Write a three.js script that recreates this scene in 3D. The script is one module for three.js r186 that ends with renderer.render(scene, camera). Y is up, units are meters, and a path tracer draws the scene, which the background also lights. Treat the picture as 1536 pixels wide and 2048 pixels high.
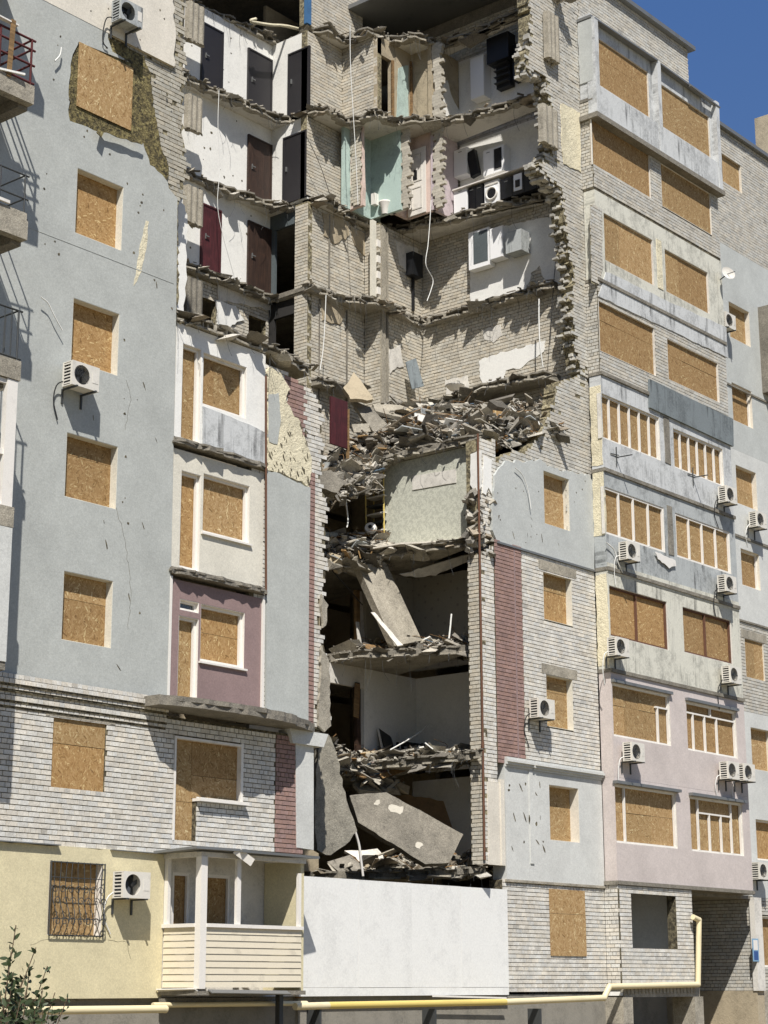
import * as THREE from 'three';
import { mergeGeometries } from 'three/addons/utils/BufferGeometryUtils.js';
import { RoundedBoxGeometry } from 'three/addons/geometries/RoundedBoxGeometry.js';

// ---------------------------------------------------------------- camera, sky, sun, exposure
const FPX = 3715.03, YAW = 0.694117, PITCH = 0.251013, ROLL = -0.002855;   // focal length in photo pixels (1536 x 2048)
const EYE = new THREE.Vector3(0, 1.6, 27.3123);
const V = (x, y, z) => new THREE.Vector3(x, y, z);
const FW = V(Math.cos(YAW) * Math.cos(PITCH), Math.sin(PITCH), -Math.sin(YAW) * Math.cos(PITCH));
const R0 = V(Math.sin(YAW), 0, Math.cos(YAW)), U0 = R0.clone().cross(FW);
const RT = R0.clone().multiplyScalar(Math.cos(ROLL)).addScaledVector(U0, Math.sin(ROLL));
const UP = U0.clone().multiplyScalar(Math.cos(ROLL)).addScaledVector(R0, -Math.sin(ROLL));
const scene = new THREE.Scene();
const camera = new THREE.PerspectiveCamera(2 * Math.atan(1024 / FPX) * 180 / Math.PI, 0.75, 0.5, 900);
camera.position.copy(EYE);
camera.quaternion.setFromRotationMatrix(new THREE.Matrix4().makeBasis(RT, UP, FW.clone().negate()));
camera.updateMatrixWorld();

const SUN = V(-0.556, 1, 0.546).normalize();
{ // clear deep-blue summer sky, paler towards the horizon and round the sun
  const w = 512, h = 256, d = new Float32Array(w * h * 4);
  for (let j = 0; j < h; j++) for (let i = 0; i < w; i++) {
    const el = ((j + 0.5) / h - 0.5) * Math.PI, az = ((i + 0.5) / w - 0.5) * 2 * Math.PI;
    const dir = V(Math.cos(el) * Math.cos(az), Math.sin(el), Math.cos(el) * Math.sin(az));
    const e = Math.max(0, Math.sin(el)), hz = Math.pow(1 - e, 5), c = Math.max(0, dir.dot(SUN)), g = Math.pow(c, 12) * 0.25 + Math.pow(c, 120) * 1.2;
    const k = (j * w + i) * 4;
    let r = 0.040 + 0.30 * hz + g, gg = 0.100 + 0.36 * hz + g * 0.97, b = 0.265 + 0.30 * hz + g * 0.9;
    if (el < 0) { r = 0.20; gg = 0.19; b = 0.17; }
    d[k] = r; d[k + 1] = gg; d[k + 2] = b; d[k + 3] = 1;
  }
  const t = new THREE.DataTexture(d, w, h, THREE.RGBAFormat, THREE.FloatType);
  t.mapping = THREE.EquirectangularReflectionMapping; t.magFilter = t.minFilter = THREE.LinearFilter; t.colorSpace = THREE.LinearSRGBColorSpace; t.needsUpdate = true;
  scene.background = t; scene.environment = t;
}
const sun = new THREE.DirectionalLight(0xfffaf4, 4.6);
sun.position.copy(V(36, 12, -2).addScaledVector(SUN, 80)); sun.target.position.set(36, 12, -2);
sun.castShadow = true; sun.shadow.mapSize.set(4096, 4096); sun.shadow.radius = 1.0;
Object.assign(sun.shadow.camera, { left: -40, right: 40, top: 40, bottom: -40, near: 1, far: 200 });
scene.add(sun, sun.target);
const renderer = new THREE.WebGLRenderer({ antialias: true });
renderer.toneMapping = THREE.LinearToneMapping; renderer.toneMappingExposure = 1.36;
renderer.shadowMap.enabled = true; renderer.shadowMap.type = THREE.PCFSoftShadowMap;

// ---------------------------------------------------------------- helpers
let seed = 7; const rnd = () => { seed |= 0; seed = seed + 0x6D2B79F5 | 0; let t = Math.imul(seed ^ seed >>> 15, 1 | seed); t = t + Math.imul(t ^ t >>> 7, 61 | t) ^ t; return ((t ^ t >>> 14) >>> 0) / 4294967296; };
const rr = (a, b) => a + (b - a) * rnd(), pick = (a) => a[Math.floor(rnd() * a.length)];
const FL = (k) => 1.65 + 2.8 * (k - 1);                                   // floor levels, metres above the ground
const ray = (x, y) => FW.clone().addScaledVector(RT, (x - 768) / FPX).addScaledVector(UP, -(y - 1024) / FPX);
const onZ = (x, y, z = 0) => { const d = ray(x, y); return EYE.clone().addScaledVector(d, (z - EYE.z) / d.z); };
const onX = (x, y, X) => { const d = ray(x, y); return EYE.clone().addScaledVector(d, X / d.x); };
const onY = (x, y, Y) => { const d = ray(x, y); return EYE.clone().addScaledVector(d, (Y - EYE.y) / d.y); };
const onP = (x, y, o, n) => { const d = ray(x, y); return EYE.clone().addScaledVector(d, o.clone().sub(EYE).dot(n) / d.dot(n)); };
const pz = (l, z = 0) => l.map(([x, y]) => { const p = onZ(x, y, z); return [p.x, p.y]; });
const px = (l, X) => l.map(([x, y]) => { const p = onX(x, y, X); return [p.z, p.y]; });
const py = (l, Y) => l.map(([x, y]) => { const p = onY(x, y, Y); return [p.x, p.z]; });
const rect = (a, b, c, d) => [[a, b], [c, b], [c, d], [a, d]];
const FZ = (z) => new THREE.Matrix4().makeTranslation(0, 0, z);                                              // (u,v) = (X,Y), faces +Z
const FX = (X) => new THREE.Matrix4().makeTranslation(X, 0, 0).multiply(new THREE.Matrix4().makeRotationY(-Math.PI / 2)); // (u,v) = (Z,Y), faces -X
const FY = (Y) => new THREE.Matrix4().makeTranslation(0, Y, 0).multiply(new THREE.Matrix4().makeRotationX(-Math.PI / 2)); // (u,v) = (X,-Z), faces up
const area = (p) => { let s = 0; for (let i = 0; i < p.length; i++) { const a = p[i], b = p[(i + 1) % p.length]; s += a[0] * b[1] - b[0] * a[1]; } return s / 2; };
const rag = (pts, amp, step = 0.15, closed = false) => {                   // a polyline broken into an uneven one
  const o = []; const n = pts.length - (closed ? 0 : 1);
  for (let i = 0; i < n; i++) { const a = pts[i], b = pts[(i + 1) % pts.length], L = Math.hypot(b[0] - a[0], b[1] - a[1]), k = Math.max(1, Math.round(L / step)); for (let j = 0; j < k; j++) { const t = (j + (j ? rr(-.3, .3) : 0)) / k; o.push([a[0] + (b[0] - a[0]) * t + (j || closed ? rr(-amp, amp) : 0), a[1] + (b[1] - a[1]) * t + (j || closed ? rr(-amp, amp) : 0)]); } }
  if (!closed) o.push(pts[pts.length - 1]);
  return o;
};
function ext(pts, depth, M, holes = [], bev = 0) {
  if (area(pts) < 0) pts = pts.slice().reverse();
  const s = new THREE.Shape(pts.map((p) => new THREE.Vector2(p[0], p[1])));
  for (const h of holes) { let q = h.length === 4 && typeof h[0] === 'number' ? rect(...h) : h; if (area(q) > 0) q = q.slice().reverse(); s.holes.push(new THREE.Path(q.map((p) => new THREE.Vector2(p[0], p[1])))); }
  const g = new THREE.ExtrudeGeometry(s, { depth: Math.max(.001, depth - 2 * bev), bevelEnabled: bev > 0, bevelThickness: bev, bevelSize: bev, bevelOffset: -bev, bevelSegments: 1, curveSegments: 8 });
  g.translate(0, 0, -depth + bev); const ox = rr(0, 9), oy = rr(0, 9), uv = g.attributes.uv; for (let i = 0; i < uv.count; i++) uv.setXY(i, uv.getX(i) + ox, uv.getY(i) + oy);
  if (M) g.applyMatrix4(M);
  return g;
}
function boxg(x0, y0, z0, x1, y1, z1, grain) {                             // box with uv in metres
  const g = new THREE.BoxGeometry(Math.abs(x1 - x0), Math.abs(y1 - y0), Math.abs(z1 - z0)); g.translate((x0 + x1) / 2, (y0 + y1) / 2, (z0 + z1) / 2);
  return uvm(g, grain);
}
function uvm(g, turn) {
  const p = g.attributes.position, n = g.attributes.normal, uv = g.attributes.uv || new THREE.BufferAttribute(new Float32Array(p.count * 2), 2), ox = rr(0, 7), oy = rr(0, 7);
  for (let i = 0; i < p.count; i++) { const ax = Math.abs(n.getX(i)), ay = Math.abs(n.getY(i)), az = Math.abs(n.getZ(i)); let a, b; if (az >= ax && az >= ay) { a = p.getX(i); b = p.getY(i); } else if (ax >= ay) { a = p.getZ(i); b = p.getY(i); } else { a = p.getX(i); b = p.getZ(i); } if (turn) uv.setXY(i, b + ox, a + oy); else uv.setXY(i, a + ox, b + oy); }
  g.setAttribute('uv', uv); return g;
}
const plain = (g) => { const q = g.index ? g.toNonIndexed() : g; for (const k of Object.keys(q.attributes)) if (!['position', 'normal', 'uv', 'color'].includes(k)) q.deleteAttribute(k); return q; };
const merge = (l) => { const q = l.map(plain); if (q.some((g) => g.attributes.color)) for (const g of q) if (!g.attributes.color) tint(g, [1, 1, 1]); return mergeGeometries(q, false); };
const tint = (g, c) => { const a = new Float32Array(g.attributes.position.count * 3); for (let i = 0; i < a.length; i += 3) { a[i] = c[0]; a[i + 1] = c[1]; a[i + 2] = c[2]; } g.setAttribute('color', new THREE.BufferAttribute(a, 3)); return g; };
const tube = (pts, r, seg, rad = 6) => new THREE.TubeGeometry(new THREE.CatmullRomCurve3(pts.map((p) => p.isVector3 ? p : V(...p))), seg || Math.max(6, pts.length * 5), r, rad, false);
const bar = (a, b, r, n = 6) => { const A = a.isVector3 ? a : V(...a), B = b.isVector3 ? b : V(...b), g = new THREE.CylinderGeometry(r, r, A.distanceTo(B), n); g.applyQuaternion(new THREE.Quaternion().setFromUnitVectors(V(0, 1, 0), B.clone().sub(A).normalize())); g.translate((A.x + B.x) / 2, (A.y + B.y) / 2, (A.z + B.z) / 2); return g; };
const plank = (a, b, w, t, side) => { // a flat bar from a to b, width w along 'side', thickness t
  const A = a.isVector3 ? a : V(...a), B = b.isVector3 ? b : V(...b), y = B.clone().sub(A), L = y.length(); y.normalize(); let x = (side || V(1, 0, 0)).clone(); x.addScaledVector(y, -x.dot(y)).normalize(); const z = x.clone().cross(y);
  const g = uvm(new THREE.BoxGeometry(w, L, t)); g.applyMatrix4(new THREE.Matrix4().makeBasis(x, y, z).setPosition(A.clone().add(B).multiplyScalar(.5))); return g;
};
const taken = {};
const numbered = (n) => { const k = taken[n] = (taken[n] ?? -1) + 1; return k ? n + '_' + String(k).padStart(3, '0') : n; };
function obj(name, g, m, parent, label) { const o = new THREE.Mesh(Array.isArray(g) ? merge(g) : g, m); o.name = parent ? name : numbered(name); o.castShadow = o.receiveShadow = true; (parent || scene).add(o); if (label) o.userData.label = label; return o; }
const objs = (name, l, m, parent, label) => l.map((g) => obj(name, g, m, parent, label));
function grp(name, parent, pos) { const o = new THREE.Group(); o.name = parent ? name : numbered(name); if (pos) o.position.copy(pos); (parent || scene).add(o); return o; }
function tag(o, label, category, group, kind) { o.userData.label = label; if (kind) o.userData.kind = kind; if (category) o.userData.category = category; if (group) o.userData.group = group; return o; }
const stuff = (o) => { o.userData.kind = 'stuff'; return o; };
function thing(name, label, category, group) { return tag(grp(name), label, category, group); }

// ---------------------------------------------------------------- textures (grain, stains, weathering) and materials
function noiseGrid(n, cells, sd) { // tileable value noise, smooth
  const s0 = seed; seed = sd; const g = new Float32Array(cells * cells); for (let i = 0; i < g.length; i++) g[i] = rnd(); seed = s0;
  const o = new Float32Array(n * n);
  for (let y = 0; y < n; y++) { const fy = y / n * cells, y0 = Math.floor(fy), ty = fy - y0, sy = ty * ty * (3 - 2 * ty); for (let x = 0; x < n; x++) { const fx = x / n * cells, x0 = Math.floor(fx), tx = fx - x0, sx = tx * tx * (3 - 2 * tx); const a = g[(y0 % cells) * cells + x0 % cells], b = g[(y0 % cells) * cells + (x0 + 1) % cells], c = g[((y0 + 1) % cells) * cells + x0 % cells], d = g[((y0 + 1) % cells) * cells + (x0 + 1) % cells]; o[y * n + x] = (a + (b - a) * sx) * (1 - sy) + (c + (d - c) * sx) * sy; } }
  return o;
}
function fbm(n, list, sd) { const o = new Float32Array(n * n); let t = 0; list.forEach(([c, a], i) => { const g = noiseGrid(n, c, sd + i * 17); for (let k = 0; k < o.length; k++) o[k] += g[k] * a; t += a; }); for (let k = 0; k < o.length; k++) o[k] /= t; return o; }
function tex(n, f, size, srgb = true) { // f(i) -> [r,g,b] 0..1 ; size in metres
  const d = new Uint8Array(n * n * 4); for (let i = 0; i < n * n; i++) { const c = f(i); d[i * 4] = Math.max(0, Math.min(255, c[0] * 255)); d[i * 4 + 1] = Math.max(0, Math.min(255, c[1] * 255)); d[i * 4 + 2] = Math.max(0, Math.min(255, c[2] * 255)); d[i * 4 + 3] = 255; }
  const t = new THREE.DataTexture(d, n, n); t.wrapS = t.wrapT = THREE.RepeatWrapping; t.magFilter = THREE.LinearFilter; t.minFilter = THREE.LinearMipmapLinearFilter; t.generateMipmaps = true; if (srgb) t.colorSpace = THREE.SRGBColorSpace; t.repeat.set(1 / (size[0] || size), 1 / (size[1] || size)); t.needsUpdate = true; return t;
}
const N = 512;
const nA = fbm(N, [[4, 1], [9, .8], [21, .6], [64, .5], [200, .6]], 11), nB = fbm(N, [[3, 1], [7, 1], [15, .7], [40, .4]], 51), nF = fbm(N, [[128, 1], [256, 1]], 91), nM = fbm(N, [[16, 1], [33, 1], [70, .7]], 131);
const nV = (() => { const o = new Float32Array(N * N), a = noiseGrid(N, 90, 301), b = noiseGrid(N, 28, 311), c = noiseGrid(N, 7, 321); for (let y = 0; y < N; y++) for (let x = 0; x < N; x++) o[y * N + x] = a[(Math.floor(y / 14) % N) * N + x] * .4 + b[(Math.floor(y / 9) % N) * N + x] * .35 + c[y * N + x] * .25; return o; })();
const g3 = (v) => [v, v, v];
const T = {
  stucco: tex(N, (i) => g3(.90 + .13 * (nA[i] - .5) + .12 * (nF[i] - .5) + .08 * (nB[i] - .5)), 3.1),
  dirty: tex(N, (i) => { const s = Math.max(0, nA[i] - .5) * 1.9, b = Math.max(0, nB[i] - .58) * 1.2; const v = .99 - s * .3 - b * .25 - .08 * nF[i]; return [v, v * .985, v * .955]; }, 2.7),
  clean: tex(N, (i) => { const v = .97 - .22 * Math.max(0, nA[i] - .52) - .07 * nF[i]; return [v, v * .995, v * .98]; }, 3.7),
  weather: tex(N, (i) => { const s = Math.max(0, nV[i] - .5) * 2.6 * Math.max(0, nB[i] - .3) * 2, v = Math.max(.35, .98 - s * .6 - .75 * Math.max(0, nA[i] - .5) - .1 * nF[i]); return [v, v, v * .99]; }, [3.2, 3.2]),
  concrete: tex(N, (i) => { const v = .84 + .5 * (nA[i] - .5) + .35 * (nF[i] - .5) - .5 * Math.max(0, nM[i] - .62); return [v, v * .985, v * .95]; }, 1.9),
  brick: tex(N, (i) => { const v = .93 + .16 * (nM[i] - .5) + .16 * (nF[i] - .5) + .14 * (nB[i] - .5); return [v, v * .99, v * .97]; }, 2.3),
  rough: tex(N, (i) => { const v = .75 + 1.1 * (nM[i] - .5) + .5 * (nF[i] - .5); return [v, v * .95, v * .8]; }, 1.1),
  bump: tex(N, (i) => g3(.5 * nF[i] + .5 * nM[i]), 1.3, false),
  lump: tex(N, (i) => g3(nM[i] * .8 + nF[i] * .2), 1.0, false),
  wood: tex(N, (i) => { const y = Math.floor(i / N), x = i % N, v = .8 + .5 * (nV[x * N + y] - .5) + .15 * (nF[i] - .5); return [v, v * .96, v * .9]; }, 1.2),
  metal: tex(N, (i) => { const v = .93 - .4 * Math.max(0, nB[i] - .56) + .08 * (nF[i] - .5); return [v, v * .98, v * .95]; }, 1.6),
};
// strand board: thousands of pressed wood strands
const osb = (() => {
  const n = 1024, c = document.createElement('canvas'); c.width = c.height = n; const x = c.getContext('2d'); x.fillStyle = '#b2926a'; x.fillRect(0, 0, n, n); const s0 = seed; seed = 77;
  const tones = ['#ad8d63', '#a38259', '#bb9c74', '#957449', '#c4a780', '#af8f64', '#a7875c', '#b5966c'];
  for (let i = 0; i < 9000; i++) {
    const a = rr(-.9, .9) + (rnd() < .3 ? Math.PI / 2 : 0), L = rr(20, 66), w = rr(5, 15), q = rnd(), X = rnd() * n, Y = rnd() * n; x.globalAlpha = rr(.35, .9); x.fillStyle = q < .045 ? '#e6d3ab' : q < .08 ? '#745733' : pick(tones);
    for (const dx of [-n, 0, n]) for (const dy of [-n, 0, n]) { if (X + dx < -60 || X + dx > n + 60 || Y + dy < -60 || Y + dy > n + 60) continue; x.save(); x.translate(X + dx, Y + dy); x.rotate(a); x.fillRect(-w / 2, -L / 2, w, L); x.restore(); }
  }
  seed = s0; const t = new THREE.CanvasTexture(c); t.wrapS = t.wrapT = THREE.RepeatWrapping; t.colorSpace = THREE.SRGBColorSpace; t.repeat.set(1 / 2.1, 1 / 2.1); return t;
})();
const mat = (hex, map, o = {}) => new THREE.MeshStandardMaterial({ color: hex, map: map || null, roughness: .93, metalness: 0, bumpMap: o.bump === 0 ? null : (o.bt || T.bump), bumpScale: o.bump ?? .004, ...Object.fromEntries(Object.entries(o).filter(([k]) => !['bump', 'bt'].includes(k))) });
const M = {
  grey: mat('#bec1bb', T.stucco), greyb: mat('#c5c8c3', T.stucco), pale: mat('#d8d9d3', T.stucco), cream: mat('#e8e3d2', T.stucco), creamwall: mat('#d9d7ca', T.weather), ivory: mat('#e9e2d2', T.stucco), yellow: mat('#e2d7b0', T.stucco), mauve: mat('#9b8480', T.stucco, { bump: .003 }), pink: mat('#d5cac3', T.stucco), white: mat('#f2f2ee', T.clean, { bump: .003 }), dwhite: mat('#dfdeda', T.dirty),
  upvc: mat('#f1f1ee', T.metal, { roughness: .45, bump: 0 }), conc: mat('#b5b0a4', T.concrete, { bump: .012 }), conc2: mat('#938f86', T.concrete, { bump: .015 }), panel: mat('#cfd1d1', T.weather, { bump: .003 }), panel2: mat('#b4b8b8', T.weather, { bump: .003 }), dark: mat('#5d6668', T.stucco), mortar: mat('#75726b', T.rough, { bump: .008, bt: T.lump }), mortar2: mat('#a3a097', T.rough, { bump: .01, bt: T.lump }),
  wool: mat('#857f62', T.rough, { bump: .03, bt: T.lump }), foam: mat('#e3ddc4', T.dirty, { bump: .02, bt: T.lump }), osb: mat('#e4e5da', osb, { bump: .003 }), osb2: mat('#d8d8cc', osb, { bump: .003 }), osb3: mat('#eeeee4', osb, { bump: .003 }), osb4: mat('#d6d2c2', osb, { bump: .003 }), osb5: mat('#ebe4cf', osb, { bump: .003 }),
  brick: mat('#ffffff', T.brick, { vertexColors: true, bump: .006 }), vc: mat('#ffffff', T.concrete, { vertexColors: true, bump: .01 }), rust: mat('#6a4a38', T.dirty, { roughness: .85 }), steel: mat('#4a4e50', T.metal, { metalness: .3, roughness: .6, bump: 0 }), tin: mat('#8c9092', T.metal, { metalness: .5, roughness: .5, bump: .002 }), black: mat('#16181b', null, { bump: 0, roughness: .5 }), door: mat('#2b2a2e', T.metal, { roughness: .5, bump: 0 }), brown: mat('#46342b', T.wood, { roughness: .6 }), maroon: mat('#5a2830', T.wood, { roughness: .6 }), wood: mat('#a0855f', T.wood), turq: mat('#b9d0cd', T.dirty), rose: mat('#dcc9c2', T.dirty), lilac: mat('#cfc4cc', T.dirty), plaster: mat('#b4a993', T.dirty, { bump: .01 }),
  glass: new THREE.MeshPhysicalMaterial({ color: '#cfd8da', roughness: .05, transmission: .9, thickness: 0 }), pipe: mat('#ece2bd', T.metal, { roughness: .45, bump: 0 }), pipey: mat('#e3cf7a', T.metal, { roughness: .45, bump: 0 }), casing: mat('#e4e4de', T.metal, { roughness: .5, bump: 0 }), grille: mat('#34373a', null, { roughness: .6, bump: 0 }), hoard: mat('#f1f2f0', T.clean, { bump: .002, roughness: .6 }), plinth: mat('#8f8d86', T.dirty, { bump: .008 }), slate: mat('#7d8588', T.weather, { bump: .003 }), cable: mat('#dcdcd6', null, { bump: 0 }), cabled: mat('#2a2a2a', null, { bump: 0 }),
};
for (const k in M) M[k].name = k;
// ---------------------------------------------------------------- masonry
const lin = (hex) => { const c = new THREE.Color(hex); return [c.r, c.g, c.b]; };
const BR = { white: lin('#dddbd4'), inner: lin('#cdc8bb'), grey: lin('#c8c6be'), red: lin('#a1857e'), dirty: lin('#b9b5a8') };
function spans(pts, v, holes) {
  const xs = []; for (let i = 0; i < pts.length; i++) { const a = pts[i], b = pts[(i + 1) % pts.length]; if ((a[1] <= v) !== (b[1] <= v)) xs.push(a[0] + (v - a[1]) / (b[1] - a[1]) * (b[0] - a[0])); }
  xs.sort((a, b) => a - b); let o = []; for (let i = 0; i + 1 < xs.length; i += 2) o.push([xs[i], xs[i + 1]]);
  for (const h of holes) { if (v < h[1] || v > h[3]) continue; const n = []; for (const [a, b] of o) { if (h[2] <= a || h[0] >= b) { n.push([a, b]); continue; } if (h[0] > a) n.push([a, h[0]]); if (h[2] < b) n.push([h[2], b]); } o = n; }
  return o;
}
function layBricks(pts, holes, o) {                                        // running bond; every o.hdr-th course is headers
  const c = o.c || .1, L = o.L || .26, gap = o.gap || .011, list = []; let v0 = 1e9, v1 = -1e9; for (const p of pts) { v0 = Math.min(v0, p[1]); v1 = Math.max(v1, p[1]); }
  for (let k = Math.ceil(v0 / c); k * c < v1; k++) {
    const v = k * c, hd = o.hdr && k % o.hdr === 0, l = hd ? L / 2 : L, off = hd ? L / 4 : (k % 2 ? L / 2 : 0);
    for (let [a, b] of spans(pts, v + c / 2, holes)) {
      if (o.rl) a += rr(-.13, .1) * o.rl; if (o.rr) b += rr(-.1, .13) * o.rr;
      for (let i = Math.floor((a - off) / l); i * l + off < b; i++) {
        const p = Math.max(a, i * l + off) + gap / 2, q = Math.min(b, i * l + off + l) - gap / 2; if (q - p < .03) continue; if (o.skip && rnd() < o.skip) continue;
        let col = o.col; if (o.pickCol) col = o.pickCol((p + q) / 2, v + c / 2) || col; const f = rr(.9, 1.06) * (rnd() < .05 ? .82 : 1), w = rr(-.03, .03);
        list.push({ p, q, a: v + gap * .55, b: v + c - gap * .55, w: rr(-.004, .003) - (o.uneven ? Math.pow(rnd(), 4) * Math.min(.013, o.uneven) : 0), c: [col[0] * f * (1 + w), col[1] * f, col[2] * f * (1 - w * 1.4)] });
      }
    }
  }
  return list;
}
function brickGeo(list, d) {                                               // five-faced boxes, front at w
  const n = list.length, P = new Float32Array(n * 90), Nn = new Float32Array(n * 90), C = new Float32Array(n * 90), U = new Float32Array(n * 60); let i = 0, j = 0;
  const ox = rr(0, 5), oy = rr(0, 5);
  const quad = (A, B, Cc, D, nx, ny, nz, col) => { for (const q of [A, B, Cc, A, Cc, D]) { P[i] = q[0]; P[i + 1] = q[1]; P[i + 2] = q[2]; Nn[i] = nx; Nn[i + 1] = ny; Nn[i + 2] = nz; C[i] = col[0]; C[i + 1] = col[1]; C[i + 2] = col[2]; i += 3; U[j++] = q[0] + ox + q[2]; U[j++] = q[1] + oy + q[2]; } };
  for (const b of list) { const w = b.w, z = w - d, e = .003, A = [b.p + e, b.a + e, w], B = [b.q - e, b.a + e, w], Cc = [b.q - e, b.b - e, w], D = [b.p + e, b.b - e, w], a = [b.p, b.a, z], bb = [b.q, b.a, z], cc = [b.q, b.b, z], dd = [b.p, b.b, z];
    quad(A, B, Cc, D, 0, 0, 1, b.c); quad(a, A, D, dd, -1, 0, 0, b.c); quad(B, bb, cc, Cc, 1, 0, 0, b.c); quad(D, Cc, cc, dd, 0, 1, 0, b.c); quad(a, bb, B, A, 0, -1, 0, b.c); }
  const g = new THREE.BufferGeometry(); g.setAttribute('position', new THREE.BufferAttribute(P, 3)); g.setAttribute('normal', new THREE.BufferAttribute(Nn, 3)); g.setAttribute('color', new THREE.BufferAttribute(C, 3)); g.setAttribute('uv', new THREE.BufferAttribute(U, 2)); return g;
}
function brickWall(parent, pts, holes, F, thick, o = {}) {
  o = { col: BR.white, hdr: 4, ...o }; const d = .02; holes = holes.filter(Boolean);
  const wall = obj(o.name || 'brick_wall', ext(o.back || pts, thick - d, new THREE.Matrix4().multiplyMatrices(F, FZ(-d)), o.backHoles || holes), o.mortar || M.mortar, parent, o.label);
  const list = layBricks(o.face || pts, holes, o); let rest = list;
  if (o.single) { const near = list.slice().sort((a, b) => (b.q - b.p) - (a.q - a.p)).slice(0, o.single); const keep = new Set(near); rest = list.filter((b) => !keep.has(b)); for (const b of near) { const g = brickGeo([b], d); g.applyMatrix4(F); obj('brick', g, M.brick, wall); } }
  if (rest.length) { const g = brickGeo(rest, d); g.applyMatrix4(F); stuff(obj('brickwork', g, M.brick, wall)); }
  return wall;
}
// ---------------------------------------------------------------- the ground
const ground = obj('ground', boxg(-150, -.3, -150, 200, 0, 150), mat('#a19a8c', T.rough, { bump: .02 })); tag(ground, 'bare dusty yard in front of the block', 'ground', null, 'structure');

// ---------------------------------------------------------------- the apartment block
const B = thing('apartment_building', 'damaged ten-storey brick apartment block with a collapsed middle section', 'building');
const HOLES = {};
// a boarded window: TL and BR corners of its opening in photo pixels on the plane z
let winNo = 0;
function win(a, b, z, o = {}) {
  const p = onZ(a[0], a[1], z), q = onZ(b[0], b[1], z), X0 = p.x, X1 = q.x, Y0 = q.y, Y1 = p.y, rec = o.rec ?? .2, zb = z - rec, g = grp(o.name || 'boarded_window', B); winNo++;
  if (o.label) g.userData.label = o.label;
  if (!o.h && !o.v && !o.mul && rnd() < .6) { if (rnd() < .6) o = { ...o, h: [rr(.25, .75)] }; else o = { ...o, v: [rr(.3, .7)] }; }
  const hs = [0, ...(o.h || []), 1], vs = [0, ...(o.v || []), 1], bm0 = o.m, nb = pick([M.osb, M.osb2, M.osb3, M.osb4, M.osb5]), e = .004;
  if (!o.noBoard) for (let i = 0; i + 1 < hs.length; i++) for (let j = 0; j + 1 < vs.length; j++) { const dz = rr(0, .012), bm = bm0 || (rnd() < .75 ? nb : pick([M.osb, M.osb3, M.osb4])); obj('board', boxg(X0 + (X1 - X0) * vs[j] + e, Y1 - (Y1 - Y0) * hs[i + 1] + e, zb - .014 + dz, X0 + (X1 - X0) * vs[j + 1] - e, Y1 - (Y1 - Y0) * hs[i] - e, zb + dz, rnd() < .5), bm, g); }
  const lm = o.lin || M.cream, t = .012, r2 = rec - .006;
  if (rec > .05 && !o.noLin) { const L = []; L.push(boxg(X0, Y0 + t, zb, X0 + t, Y1 - t, z - .006), boxg(X1 - t, Y0 + t, zb, X1, Y1 - t, z - .006), boxg(X0, Y1 - t, zb, X1, Y1, z - .006), boxg(X0, Y0, zb, X1, Y0 + t, z - .006)); obj('reveal', L, lm, g); }
  if (o.frame) { const f = o.fw || .05, zf = zb + .02, m = o.fm || M.upvc; const fr = []; fr.push(boxg(X0 + t, Y0 + t, zf, X0 + t + f, Y1 - t, zf + .06), boxg(X1 - t - f, Y0 + t, zf, X1 - t, Y1 - t, zf + .06), boxg(X0 + t + f, Y1 - t - f, zf, X1 - t - f, Y1 - t, zf + .058), boxg(X0 + t + f, Y0 + t, zf, X1 - t - f, Y0 + t + f, zf + .058)); obj('frame', fr, m, g);
    for (const s of o.mul || []) { const x = X0 + (X1 - X0) * (s[0] ?? s), y0 = s[1] !== undefined ? Y1 - (Y1 - Y0) * s[2] : Y0 + f, y1 = s[1] !== undefined ? Y1 - (Y1 - Y0) * s[1] : Y1 - f; obj('mullion', boxg(x - f * .45, y0, zf, x + f * .45, y1, zf + .064), m, g); }
    for (const s of o.tr || []) { const y = Y1 - (Y1 - Y0) * s[0]; obj('transom', boxg(X0 + (X1 - X0) * (s[1] ?? 0) + f, y - f * .45, zf, X0 + (X1 - X0) * (s[2] ?? 1) - f, y + f * .45, zf + .062), m, g); } }
  if (o.sill) obj('sill', boxg(X0 - .04, Y0 - .045, zb + .03, X1 + .05, Y0 - .005, z + .06), o.sm || M.upvc, g);
  if (o.lintel) obj('lintel', boxg(X0 - .2, Y1 + .004, z - .2, X1 + .22, Y1 + .27, z + .006), M.conc, g);
  return [X0, Y0, X1, Y1];
}
const clampH = (h, r, m = .012) => h && [Math.max(h[0], r[0] + m), Math.max(h[1], r[1] + m), Math.min(h[2], r[2] - m), Math.min(h[3], r[3] - m)];
const pits = [];                                                           // shrapnel scars: shallow dark gouges with a chipped rim
function pit(x, y, z, r, el = 1) { const n = 8, a0 = rr(0, 6), f = []; for (let i = 0; i < n; i++) { const a = i / n * 6.283, q = r * rr(.6, 1.25); f.push([Math.cos(a) * q * (el > 1 ? .5 : 1), Math.sin(a) * q * el]); } const c = Math.cos(a0 * .15), s = Math.sin(a0 * .15); pits.push(ext(f.map(([u, v]) => [x + u * c - v * s, y + u * s + v * c]), .01, FZ(z + .003))); }

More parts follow.
